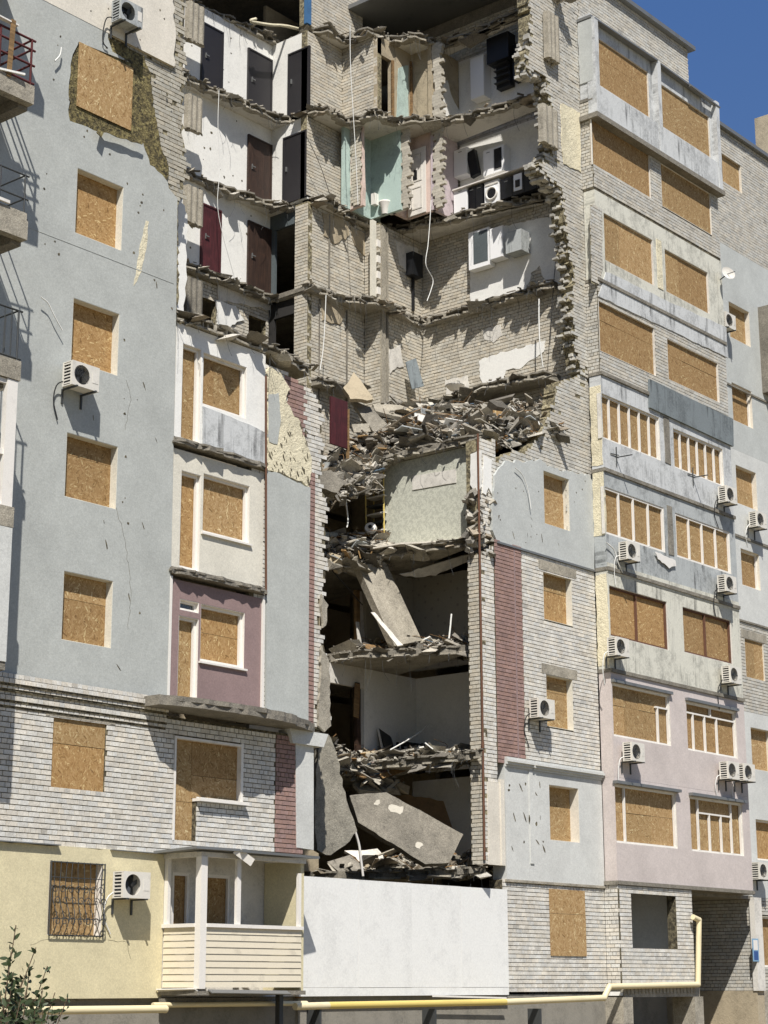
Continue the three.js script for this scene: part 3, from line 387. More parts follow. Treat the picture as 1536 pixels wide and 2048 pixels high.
// ---- far wing
{
  const z = -.45, hs = [], L = [[[1441, 303], [1485, 388], { rec: .1, lintel: 0 }], [[1449, 440], [1492, 545], {}], [[1457, 602], [1502, 695], {}], [[1463, 764], [1507, 858], { frame: 1 }], [[1471, 929], [1516, 1022], {}], [[1481, 1096], [1522, 1182], { frame: 1 }], [[1489, 1276], [1531, 1364], { lintel: 1, rec: .06 }], [[1501, 1454], [1546, 1545], {}], [[1511, 1638], [1556, 1724], { frame: 1 }], [[1518, 1832], [1568, 1935], { frame: 1 }]];
  for (const [a, b, o] of L) hs.push(win(a, b, z, { rec: .18, lin: M.ivory, ...o }));
  const X0 = 49.3, X1 = 62, seg = (a, b, m, lb) => obj('rendered_wall', ext(rect(X0, a, X1, b - .003), .35, FZ(z), hs.filter((h) => h[1] > a && h[3] < b)), m, B, lb);
  const br = (a, b) => brickWall(B, rect(X0, a, X1, b), hs.filter((h) => h[1] > a && h[3] < b), FZ(z), .35, { face: rect(X0, a, 56, b), col: BR.grey });
  br(25.2, 29.4); seg(18.2, 25.2, M.greyb, 'grey rendered wall of the far wing'); seg(12.6, 18.2, M.pale, 'paler rendered wall of the far wing'); br(9.8, 12.6); seg(4.2, 9.8, M.pale); brickWall(B, rect(50.0, 1.5, X1, 4.2), hs.filter((h) => h[1] > 1.5 && h[3] < 4.2), FZ(z), .35, { face: rect(50, 1.5, 56, 4.2), col: BR.grey });
  obj('plinth', boxg(49.6, 0, -.6, 62, 1.5, z + .1), M.conc, B); obj('roof_edge', boxg(48.3, 29.4, -12, 62, 29.53, z + .15), M.tin, B);
  obj('floor_joint', [boxg(X0, 20.3, z, X1, 20.36, z + .04), boxg(X0, 15.3, z, X1, 15.38, z + .04), boxg(X0, 12.6, z, X1, 12.66, z + .04)], M.conc2, B);
  const c = onZ(1524, 215, -3), q = thing('roof_chimney', 'small pale chimney block on the far roof', 'chimney'); obj('stack', boxg(c.x + .1, 29.5, -3.4, c.x + 2.0, c.y - .3, -2.6), M.plaster, q); obj('tarpaulin', boxg(c.x - .7, 29.53, -3.2, c.x + .09, 29.85, -2.7), M.black, q);
  // balcony at the picture's edge
  obj('balcony_end', [boxg(52.9, 20.6, z, 56, 23.6, z + 1.0)], M.conc2, B);
}
// body of the block behind the walls: keeps the rooms dark
obj('rear_wall', boxg(14, 0, -13.3, 62, 30.9, -13), M.plaster, B); obj('roof_slab', [boxg(41.75, 30.6, -13, 48.2, 30.98, -.42), boxg(14, 32.2, -13, 26.2, 32.5, -.1), boxg(48.2, 29.2, -13, 62, 29.4, -.6), boxg(28.5, 31.6, -13, 41.75, 31.9, -6.8)], M.conc2, B);
objs('cross_wall', [boxg(26.1, FL(6), -13, 26.4, 32, -.52), boxg(42.2, 0, -13, 42.4, 30.6, -5.9), boxg(61.7, 0, -13, 62, 29.2, -.8), boxg(14, 0, -13, 14.3, 32, -.1)], M.plaster, B);
// ---------------------------------------------------------------- inside the collapse
const WALLPAPER = mat('#cbccc2', tex(N, (i) => { const v = .9 + .05 * (nM[i] > .53 ? 1 : 0) - .05 * (nM[i] < .45 ? 1 : 0) + .12 * (nF[i] - .5); return [v, v, v * .97]; }, .7), { bump: .001 }), WALLPAPER2 = mat('#b9b5a9', tex(N, (i) => { const x = i % N, y = Math.floor(i / N), c = (((x >> 6) + (y >> 6)) & 1), dx = (x & 63) - 32, dy = (y & 63) - 32, d = dx * dx + dy * dy + 300 * (nM[i] - .5); const v = .92 - (c && d < 110 ? .1 : 0) + .1 * (nF[i] - .5); return [v, v * .99, v * .97]; }, 1.8), { bump: .001 });
// wall pieces in the frame F ('z' at c or 'x' at c), outline in photo pixels or metres
const zw = (name, m, pts, c, t = .14, holes = [], label) => obj(name, ext(pts, t, FZ(c), holes), m, B, label);
const xw = (name, m, pts, c, t = .14, holes = [], label) => obj(name, ext(pts, t, FX(c), holes), m, B, label);
function doorZ(a, b, z, m, y0, label) { const p = onZ(a[0], a[1], z), q = onZ(b[0], b[1], z), g = grp('entrance_door', B); if (label) g.userData.label = label; const Y0 = y0 ?? q.y; obj('leaf', boxg(p.x, Y0, z, q.x, p.y, z + .05, 1), m, g); obj('door_frame', [boxg(p.x - .05, Y0, z, p.x, p.y + .05, z + .07), boxg(q.x, Y0, z, q.x + .05, p.y + .05, z + .07), boxg(p.x, p.y, z, q.x, p.y + .05, z + .07)], m, g); obj('handle', [boxg(p.x + .1, Y0 + 1.0, z + .05, p.x + .13, Y0 + 1.16, z + .08), boxg(p.x + .1, Y0 + 1.06, z + .08, p.x + .22, Y0 + 1.09, z + .11)], M.tin, g); }
function doorX(a, b, X, m, y0, label) { const p = onX(a[0], a[1], X), q = onX(b[0], b[1], X), g = grp('entrance_door', B); if (label) g.userData.label = label; const Y0 = y0 ?? q.y; obj('leaf', boxg(X - .05, Y0, p.z, X, p.y, q.z, 1), m, g); obj('door_frame', [boxg(X - .07, Y0, p.z - .05, X, p.y + .05, p.z), boxg(X - .07, Y0, q.z, X, p.y + .05, q.z + .05), boxg(X - .07, p.y, p.z, X, p.y + .05, q.z)], m, g); obj('handle', boxg(X - .1, Y0 + 1.0, p.z + .1, X - .05, Y0 + 1.15, p.z + .13), M.tin, g); }
// hollow-core floor slab: top and bottom skins with torn edges, webs between the round cores
function slab(edge, back, Y, o = {}) {
  const th = o.th || .22, E = rag(edge, .05, .16), nrm = (i) => { const a = E[Math.max(0, i - 1)], b = E[Math.min(E.length - 1, i + 1)]; let nx = b[1] - a[1], nz = -(b[0] - a[0]); const l = Math.hypot(nx, nz) || 1; nx /= l; nz /= l; if (-nx * .7 + nz * .7 < 0) { nx = -nx; nz = -nz; } return [nx, nz]; };
  const off = (amt, j) => E.map((p, i) => { const n = nrm(i), q = amt + rr(-j, j); return [p[0] + n[0] * q, p[1] + n[1] * q]; });
  const poly = (e) => [...e, ...back].map(([x, z]) => [x, -z]);
  const s = grp('floor_slab', B); if (o.label) s.userData.label = o.label;
  obj('top_skin', ext(poly(off(.02, .09)), .05, FY(Y)), M.conc2, s); obj('bottom_skin', ext(poly(off(.03, .1)), .05, FY(Y - th + .05)), M.conc, s); if (o.under) obj('ceiling_finish', ext(poly(off(-.16, .07)), .008, FY(Y - th - .001)), o.under, s); obj('core', ext(poly(o.solid ? off(-.01, .05) : off(-.14, .1)), th - .1, FY(Y - .05)), M.conc2, s);
  const webs = []; if (!o.solid) for (let i = 1; i < E.length - 1; i++) { const n = nrm(i), a = E[i], L = rr(.2, .36); if (rnd() < .45) continue; webs.push(plank([a[0] - n[0] * .3 + rr(-.06, .06), Y - th / 2, a[1] - n[1] * .3 + rr(-.06, .06)], [a[0] + n[0] * (L - .3), Y - th / 2 + rr(-.02, .02), a[1] + n[1] * (L - .3)], th - .09, rr(.04, .08), V(0, 1, 0))); }
  if (webs.length) stuff(obj('web', webs, M.conc, s));
  const lumps = []; for (let i = 0; i < E.length * .25; i++) { const a = pick(E), n = nrm(E.indexOf(a)), g = chunkGeo(rr(.14, .3)); g.scale(1, .3, 1); g.rotateZ(rr(-.5, .5)); g.translate(a[0] + n[0] * rr(-.1, .08), Y - th * rr(0, 1.3), a[1] + n[1] * rr(-.1, .08)); g.computeVertexNormals(); lumps.push(tint(g, rub(.7, 1))); }
  for (let i = 0; i < E.length * 1.1; i++) { const a = pick(E), g = rnd() < .45 ? chunkGeo(rr(.012, .045)) : uvm(new THREE.BoxGeometry(rr(.1, .35), rr(.01, .03), rr(.04, .12)).rotateZ(rr(-.35, .35)).rotateY(rr(0, 6))); g.translate(a[0] + rr(-.14, .1), Y + rr(-.03, .035) - (rnd() < .2 ? th : 0), a[1] + rr(-.12, .12)); lumps.push(tint(g, rub(.7, 1.1))); }
  stuff(obj('crumbled_edge', lumps, M.vc, s));
  const bars = []; for (let i = 0; i < E.length / 4; i++) { const a = pick(E), n = nrm(E.indexOf(a)), l = rr(.15, .7); bars.push(tube([[a[0], Y - th + .03, a[1]], [a[0] + n[0] * l * .5, Y - th - l * .1, a[1] + n[1] * l * .5], [a[0] + n[0] * l * .6 + rr(-.1, .1), Y - th - l * rr(.2, .7), a[1] + n[1] * l * .6]], .006, 6, 4)); } for (let i = 0; i < E.length / 3; i++) { const a = pick(E), l = rr(.2, .9); bars.push(tube([[a[0], Y - rr(0, th), a[1]], [a[0] + rr(-.1, .05), Y - th - l * .5, a[1] + rr(0, .12)], [a[0] + rr(-.2, .1), Y - th - l, a[1] + rr(0, .2)]], .0045, 6, 4)); } stuff(obj('reinforcement', bars, M.steel, s));
  return E;
}
const rub = (a, b) => { const c = pick(RUB), f = rr(a, b); return c.map((v) => v * f); };
const RUB = ['#b4b0a8', '#c3bfb5', '#9c9890', '#d0ccc2', '#86827b', '#b5aa99', '#dad7cf'].map(lin);
function chunkGeo(r) { const g = new THREE.BoxGeometry(2, 2, 2).toNonIndexed(), p = g.attributes.position, sx = r * rr(.7, 1.5), sy = r * rr(.2, .7), sz = r * rr(.5, 1.1), hs = {}; for (let i = 0; i < p.count; i++) { const key = p.getX(i) + ',' + p.getY(i) + ',' + p.getZ(i), f = hs[key] ??= [rr(.45, 1.15), rr(.5, 1.15), rr(.45, 1.15)]; p.setXYZ(i, p.getX(i) * f[0] * sx, p.getY(i) * f[1] * sy, p.getZ(i) * f[2] * sz); } g.rotateX(rr(-.9, .9)); g.rotateZ(rr(-.9, .9)); g.rotateY(rr(0, 6)); g.computeVertexNormals(); return uvm(g); }
function P0() { objs('cable_chase', [boxg(38.1, FL(8) + .2, -6.5, 38.16, FL(9) - .3, -6.47), boxg(38.9, FL(7) - .6, -6.5, 38.95, FL(8) - .3, -6.47), boxg(37.7, FL(7) - .6, -6.5, 37.74, FL(8) - .3, -6.475)], M.conc2, B); }
{
  const yT = FL(11) - .22;
  // lobby wall (z = -8.1): white plaster, three storeys; the lowest is burnt to the brick
  for (const k of [8, 9, 10]) zw('lobby_wall', M.white, rect(30.5, FL(k) - .05, 37.3, FL(k + 1) - .2), -8.1, .2, [], 'white plastered lobby wall with entrance doors');
  const o1 = [...pz([[400, 590]], -8.1)[0], ...pz([[431, 690]], -8.1)[0]], o2 = [...pz([[498, 627]], -8.1)[0], ...pz([[531, 715]], -8.1)[0]], hs7 = [[o1[0], o1[3], o1[2], o1[1]], [o2[0], o2[3], o2[2], o2[1]]];
  brickWall(B, rect(30.5, FL(7) - .6, 37.3, FL(8) - .2), hs7, FZ(-8.1), .2, { face: rect(33, FL(7) - .6, 37.3, FL(8) - .2), col: BR.inner, mortar: M.mortar2, label: 'scorched brick wall with empty openings' });
  zw('wall_lining', M.white, rag(pz([[357, 398], [372, 410], [374, 520], [368, 640], [354, 640]], -.5), .04, .15, true), -.5, .05, [], 'white plaster edge at the torn end of the standing wing');
  zw('plaster_remnant', M.white, rag(pz([[432, 600], [470, 612], [488, 640], [462, 650], [455, 664], [434, 648]], -8.08), .03, .15, true), -8.06, .03); zw('plaster_remnant', M.dwhite, rag(pz([[436, 560], [560, 600], [560, 625], [500, 612], [436, 600]], -8.08), .03, .2, true), -8.065, .03);
  doorZ([405, 48], [440, 190], -8.1, M.door, FL(10), 'dark steel entrance door on the tenth-storey lobby wall'); doorZ([497, 100], [539, 230], -8.1, M.door, FL(10)); doorZ([497, 273], [538, 405], -8.1, M.brown, FL(9), 'brown entrance door on the ninth-storey lobby wall'); doorZ([404, 410], [436, 540], -8.1, M.maroon, FL(8), 'maroon entrance door on the eighth-storey lobby wall'); doorZ([497, 445], [538, 590], -8.1, M.brown, FL(8));
  // lobby end wall (x = 37.3)
  for (const k of [9, 10]) xw('lobby_wall', M.white, rect(-8.1, FL(k) - .05, -6.62, FL(k + 1) - .2), 37.3, .2);
  doorX([581, 112], [618, 235], 37.3, M.door, FL(10), 'black entrance door on the lobby end wall, tenth storey'); doorX([571, 280], [612, 408], 37.3, M.door, FL(9), 'black entrance door on the lobby end wall, ninth storey');
  xw('dark_lobby_wall', M.dark, rect(-8.1, FL(8) - .05, -6.62, FL(9) - .2), 37.3, .1, [[-7.9, FL(8), -6.8, FL(8) + 2.1]], 'dark end wall of the eighth-storey lobby'); xw('dark_lobby_wall', mat('#2e2d2c', T.dirty), rect(-8.1, FL(7) - .8, -6.62, FL(8) - .2), 37.3, .1, [[-7.9, FL(7) - .5, -6.8, FL(7) + 2.1]]);  // end walls in dark grey, near-black on the lower storey
  // stepped flat walls, ninth and tenth storeys
  const kb = { col: BR.inner, mortar: M.mortar2 };
  for (const k of [9, 10]) { brickWall(B, rect(37.25, FL(k), 38.85, FL(k + 1) - .2), [], FZ(-6.6), .25, { ...kb, label: 'bare brick wall stub beside the lobby' }); }
  brickWall(B, rect(-6.6, FL(10), -5.2, yT), [], FX(38.8), .2, { ...kb, label: 'bare brick wall turning towards the void' });
  brickWall(B, rect(37.25, FL(11), 39.9, 31.6), [], FZ(-6.7), .25, { ...kb, label: 'grey brick attic wall' });
  obj('blue_door_jamb', boxg(37.2, FL(11), -6.72, 37.4, 31.5, -6.6), mat('#3f6fa0', T.dirty), B);
  // tenth storey: openings, turquoise lining
  const dA = pz([[755, 105], [783, 240]], -5.2), dB = pz([[822, 125], [849, 240]], -5.2); const h10 = [[dA[0][0], FL(10) + .01, dA[1][0], dA[0][1]], [dB[0][0], FL(10) + .01, dB[1][0], dB[0][1]]];
  zw('flat_wall', M.plaster, rect(38.8, FL(10), 40.45, yT), -5.2, .14, h10.map((h) => clampH(h, [38.8, FL(10) - .02, 40.45, yT], .02)), 'plaster wall with two dark doorways');
  obj('door_jamb', [boxg(h10[0][2], FL(10), -5.22, h10[0][2] + .07, h10[0][3], -5.14), boxg(h10[1][0] - .07, FL(10), -5.22, h10[1][0], h10[1][3], -5.14)], M.wood, B);
  zw('turquoise_lining', M.turq, rag(pz([[797, 135], [817, 130], [817, 238], [793, 238]], -5.17), .02, .2, true), -5.17, .02);
  xw('flat_wall', M.plaster, rect(-5.2, FL(10), -4.3, yT), 40.45, .12); zw('flat_wall', M.plaster, rect(40.35, FL(10), 41.7, yT), -4.35, .14, [], 'stripped plaster wall beside the upper kitchen'); zw('plaster_remnant', M.white, rag(pz([[880, 170], [895, 160], [905, 195], [922, 230], [875, 230]], -4.33), .03, .15, true), -4.33, .02);
  // ninth storey: pink plaster, turquoise bathroom, white door
  xw('flat_wall', M.rose, [...rag([[-6.6, FL(9)], [-5.75, FL(9)], [-5.8, FL(10) - .25], [-6.6, FL(10) - .25]], .02, .3)], 38.8, .12, [], 'pink plastered wall of the ninth storey');
  brickWall(B, rag(px([[700, 250], [722, 255], [720, 410], [702, 410]], 38.75), .05, .15, true), [], FX(38.76), .03, { ...kb, name: 'brick_patch' });
  zw('bathroom_wall', M.turq, rect(38.5, FL(9), 40.2, FL(10) - .22), -6.25, .1, [], 'turquoise bathroom wall'); xw('bathroom_wall', M.turq, rect(-6.25, FL(9), -5.1, FL(10) - .22), 39.75, .1);
  zw('flat_wall', M.rose, rect(39.85, FL(9), 40.5, FL(10) - .22), -5.4, .1); xw('flat_wall', M.rose, rect(-5.4, FL(9), -4.3, FL(10) - .22), 40.45, .1); xw('flat_wall', M.dwhite, rect(-5.6, FL(9), -5.0, FL(10) - .3), 39.85, .08);
  { const g = grp('panel_door', B); g.userData.label = 'white panelled interior door with a hole'; const a = onX(817, 305, 40.4), b = onX(853, 415, 40.4); obj('leaf', boxg(40.36, FL(9), a.z, 40.4, a.y, b.z), M.upvc, g); for (const [s, t] of [[.08, .42], [.5, .92]]) { const h = a.y - FL(9), w = b.z - a.z; obj('moulding', [boxg(40.345, FL(9) + h * s, a.z + w * .2, 40.36, FL(9) + h * t, a.z + w * .26), boxg(40.345, FL(9) + h * s, a.z + w * .74, 40.36, FL(9) + h * t, a.z + w * .8), boxg(40.345, FL(9) + h * s, a.z + w * .26, 40.36, FL(9) + h * s + .04, a.z + w * .74), boxg(40.345, FL(9) + h * t - .04, a.z + w * .26, 40.36, FL(9) + h * t, a.z + w * .74)], M.dwhite, g); } obj('hole', ext(rag(rect(a.z + .22, FL(9) + 1.1, a.z + .34, FL(9) + 1.45), .04, .1, true), .01, FX(40.35)), M.black, g); }
  zw('flat_wall', M.lilac, rect(40.4, FL(9), 41.6, FL(10) - .22), -4.35, .1, [], 'lilac plastered wall beside the lower kitchen');
  // torn partition ends (stacked broken block)
  const part = (x, z, k, w = .12) => { const l = []; for (let y = FL(k); y < FL(k + 1) - .25; y += .1) { const g = uvm(new THREE.BoxGeometry(w, .095, rr(.2, .42))); g.translate(x, y + .05, z + rr(-.08, .08)); const f = rr(.75, 1.05); l.push(tint(g, BR.inner.map((c) => c * f))); } stuff(obj('partition_end', l, M.brick, B)); };
  part(40.42, -4.15, 9); part(40.42, -4.15, 10); part(39.83, -4.95, 9, .1);
  // eighth and seventh storeys: inner brick wall and the cross wall above the heap
  brickWall(B, rect(37.2, FL(7) - 2.4, 39.75, FL(9) - .2), [], FZ(-6.5), .3, { ...kb, uneven: .01, label: 'tall bare brick wall at the back of the collapse' }); brickWall(B, rect(39.75, FL(7) - 2.4, 42, FL(9) - .2), [], FZ(-5.9), .3, { ...kb, uneven: .01, label: 'bare brick wall in the inner corner of the collapse' }); brickWall(B, rect(-6.5, FL(7) - 2.4, -5.9, FL(9) - .2), [], FX(39.74), .2, { ...kb, name: 'wall_step' }); brickWall(B, rect(-7.0, FL(7) - .9, -6.5, FL(9) - .2), [], FX(37.19), .2, { ...kb, name: 'wall_end' });
  objs('wall_chase', [boxg(39.76, FL(7) - 1, -5.9, 39.95, FL(9) - .3, -5.84), boxg(40.0, FL(7) - 1, -5.9, 40.05, FL(9) - .3, -5.82)], M.conc, B); for (let i = 0; i < 40; i++) pit(rr(33.9, 37.1), rr(FL(8) + .3, FL(11) - .4), -8.1, rr(.015, .05));
  for (const l of [[[645, 425], [690, 440], [700, 470], [668, 490], [648, 470]], [[700, 455], [742, 470], [742, 520], [722, 505], [705, 480]], [[640, 600], [690, 620], [680, 650], [645, 640]]]) zw('plaster_remnant', M.plaster, rag(pz(l, -6.49), .04, .14, true), -6.475, .03); for (const l of [[[790, 480], [836, 498], [834, 560], [800, 530]], [[775, 700], [800, 690], [806, 730], [780, 745]]]) zw('plaster_remnant', M.dwhite, rag(pz(l, -5.88), .04, .14, true), -5.875, .03); P0();
  brickWall(B, [[-5.9, FL(7) - .9], [-.5, FL(7) - .9], ...rag([[-.5, FL(7)], [-.75, FL(8)], [-.55, FL(9)], [-.4, FL(10)], [-.45, 30.6]], .1, .12), [-5.9, 30.6]], [], FX(41.75), .42, { ...kb, rr: 1.2, uneven: .015, label: 'cross wall of the stacked kitchens' });
  const P = (m, l, k = .03, lb) => xw('plaster_remnant', m, rag(px(l, 41.72), .035, .14, true), 41.74, k * .7, [], lb);
  P(M.white, [[937, 470], [1010, 452], [1135, 425], [1132, 565], [1100, 575], [1085, 555], [1078, 530], [1062, 545], [1050, 580], [1010, 595], [975, 610], [940, 618]], .03, 'white tiled kitchen wall, half of it lit');
  P(M.white, [[958, 720], [1000, 705], [1060, 690], [1090, 680], [1085, 705], [1040, 735], [1012, 738], [1005, 760], [985, 790], [972, 785], [960, 755]]); P(M.dwhite, [[965, 660], [1000, 648], [1003, 672], [985, 685], [968, 678]]); P(M.dwhite, [[890, 760], [935, 752], [938, 795], [892, 800]]); P(M.dwhite, [[1065, 750], [1088, 738], [1090, 765], [1072, 770]]);
  for (const k of [9, 10]) xw('kitchen_wall', M.white, [[-4.35, FL(k)], [-.75, FL(k)], [-.7, FL(k + 1) - .25], [-4.35, FL(k + 1) - .25]], 41.72, .02, [], k === 9 ? 'white wall of the ninth-storey kitchen' : 'white wall of the tenth-storey kitchen');
  // floor slabs of the collapse
  const back = [[42, -12.9], [31, -12.9]], L0 = [[30.5, -7.6]];
  const sl = (Y, pix, o) => { const e = py(pix, Y - .12); return slab([...L0, ...e], back, Y, o); };
  sl(FL(11), [[410, 22], [440, 32], [500, 58], [563, 92], [600, 80], [622, 66], [655, 58], [690, 80], [735, 60], [785, 82], [830, 70], [880, 92], [960, 62], [1040, 26], [1095, 2], [1140, -20]], { under: M.dwhite, label: 'broken floor slab over the tenth storey' });
  sl(FL(10), [[368, 152], [400, 170], [480, 202], [560, 238], [600, 240], [622, 224], [655, 216], [690, 242], [722, 238], [750, 226], [790, 244], [830, 238], [870, 244], [925, 236], [960, 226], [1000, 214], [1060, 198], [1120, 190]], { under: M.dwhite, label: 'broken floor slab over the ninth storey' });
  sl(FL(9), [[366, 342], [400, 360], [480, 388], [545, 410], [600, 415], [622, 404], [660, 400], [700, 430], [740, 450], [790, 462], [840, 448], [890, 440], [950, 425], [1020, 408], [1080, 395], [1135, 388]], { under: M.dwhite, label: 'broken floor slab over the eighth storey' });
  slab([[30.5, -7.6], ...py([[374, 530], [440, 556], [500, 580], [572, 610]], FL(8) - .12)], [[37.2, -12.9], [31, -12.9]], FL(8), { label: 'broken lobby slab over the seventh storey' });
  slab([[37.2, -6.4], [38.4, -6.35], [38.7, -6.0], [39.2, -5.75], [39.7, -5.55], [40.2, -5.6], [40.8, -5.75], [41.6, -5.8]], [[42, -12.9], [37.3, -12.9]], FL(8)); slab([[41.6, -5.7], [41.5, -3.6], [41.52, -2.2], [41.45, -.9]], [[41.78, -.9], [41.78, -5.7]], FL(8)); slab([[41.3, -5.7], [41.05, -3.8], [40.9, -2.4], [41.1, -1.0]], [[41.78, -.9], [41.78, -5.7]], FL(7));
  slab(py([[640, 760], [690, 775], [730, 785]], FL(7) - .1).map((p) => p), [[40, -12.9], [36.6, -12.9]], FL(7));
  // sixth floor west of the void: top of the standing part
  slab([[25.9, .0], [27.2, .06], [28.8, .02], [29.7, -.1], [30.5, -.3]], [[30.6, -3], [26.4, -3]], FL(6), { label: 'broken slab over the standing balconies' });
  // low storeys east of the void
  const rb = [[42, -12.9], [33, -12.9]], lo = (Y, pix, o) => slab(py(pix, Y - .12), rb, Y, { solid: 1, ...o });
  lo(FL(6), [[690, 930], [745, 918], [800, 908], [870, 894], [940, 880], [990, 872]], { label: 'roof slab of the wallpapered room, piled with rubble' });
  lo(FL(5), [[655, 1118], [700, 1112], [735, 1112], [800, 1104], [870, 1094], [945, 1084]], { label: 'floor slab of the wallpapered room' });
  lo(FL(4), [[655, 1318], [720, 1308], [790, 1306], [860, 1304], [945, 1298], [962, 1295]], { label: 'floor slab of the fourth storey with rubble' });
  lo(FL(3), [[690, 1538], [760, 1530], [840, 1522], [940, 1512], [966, 1508]], { label: 'floor slab of the third storey with rubble' });
  lo(FL(2), [[640, 1752], [720, 1752], [800, 1750], [900, 1746], [968, 1741]], { label: 'floor slab over the hoarding' });
  const R = (k) => [FL(k), FL(k + 1) - .22];
  for (const k of [2, 3, 4]) { const [a, b] = R(k); xw('room_wall', k === 4 ? WALLPAPER2 : M.white, rect(-4.5, a, -.42, b), 39.4, .12, [], k === 4 ? 'dotted wallpaper of the fourth-storey room' : k === 3 ? 'pale end wall of the third-storey room' : undefined); }
  zw('room_wall', M.white, rect(37.2, FL(3), 39.4, FL(4) - .22), -4.35, .12, [], 'pale back wall of the third-storey room'); zw('room_wall', WALLPAPER2, rect(37.35, FL(4), 39.4, FL(5) - .22), -4.4, .12);
  for (const k of [2, 3, 4, 5]) obj('doorway_side', boxg(33, FL(k), -4.62, 35.6, FL(k + 1) - .22, -4.5), M.plaster, B); zw('doorway_head', M.dwhite, rect(35.6, FL(4) - .75, 37.2, FL(4) - .22), -4.35, .12);
  xw('room_wall', WALLPAPER, [[-3.95, FL(5) + .02], [-.42, FL(5) + .02], [-.42, FL(6) - .24], [-3.95, FL(6) - .24]], 37.5, .12, [], 'patterned grey wallpaper of the fifth-storey room');
  xw('room_wall', M.white, rect(-.95, FL(5) + .02, -.42, FL(6) - .24), 37.47, .03); xw('wall_cabinet_mark', M.dwhite, rag(px([[824, 952], [912, 938], [912, 965], [825, 980]], 37.48), .004, .4, true), 37.48, .02);
  obj('screed', ext(py([[735, 1112], [800, 1103], [870, 1093], [945, 1083], [950, 1078], [800, 1085], [740, 1095]], FL(5) + .05).map(([x, z]) => [x, -z]), .04, FY(FL(5) + .045)), M.ivory, B);
  // pier faces of the fifth storey
  brickWall(B, [[36.62, FL(5) - .1], [37.42, FL(5) - .1], [37.42, FL(6) - .3], ...rag([[37.42, FL(6) - .3], [36.62, FL(6) - .42]], .06, .1)], [], FZ(-.06), .36, { mortar: M.mortar2, uneven: .03, name: 'brick_pier' }); obj('pier_board', ext(rag(pz([[968, 912], [984, 918], [985, 990], [978, 975], [972, 990], [966, 985]], -.02), .02, .12, true), .03, FZ(-.03)), M.white, B); obj('pier_board', ext(rag(px([[941, 908], [962, 900], [962, 975], [950, 985], [940, 968]], 36.58), .02, .12, true), .03, FX(36.58)), M.white, B);
  { const l = []; for (let i = 0; i < 90; i++) { const g = chunkGeo(rr(.06, .17)), q = onZ(rr(943, 985), rr(985, 1110), -.15); g.translate(q.x, q.y, q.z + rr(-.2, .12)); l.push(tint(g, rub(.5, 1.05))); } stuff(obj('shattered_pier', l, M.vc, B, 'shattered masonry core of the pier')); }
  // rear partitions that keep the flats dark
  for (const k of [2, 3, 4, 5, 6]) obj('rear_partition', boxg(33, FL(k), -9.1, 42, FL(k + 1) - .2, -9), M.plaster, B);
  objs('rear_partition', [boxg(37.4, FL(9), -8.6, 42, 31, -8.5), boxg(30, FL(11), -12, 37.4, 31.6, -11.9)], M.plaster, B);
  obj('side_wall', boxg(30.2, FL(6), -13, 30.5, 31.8, -8), M.plaster, B);
}
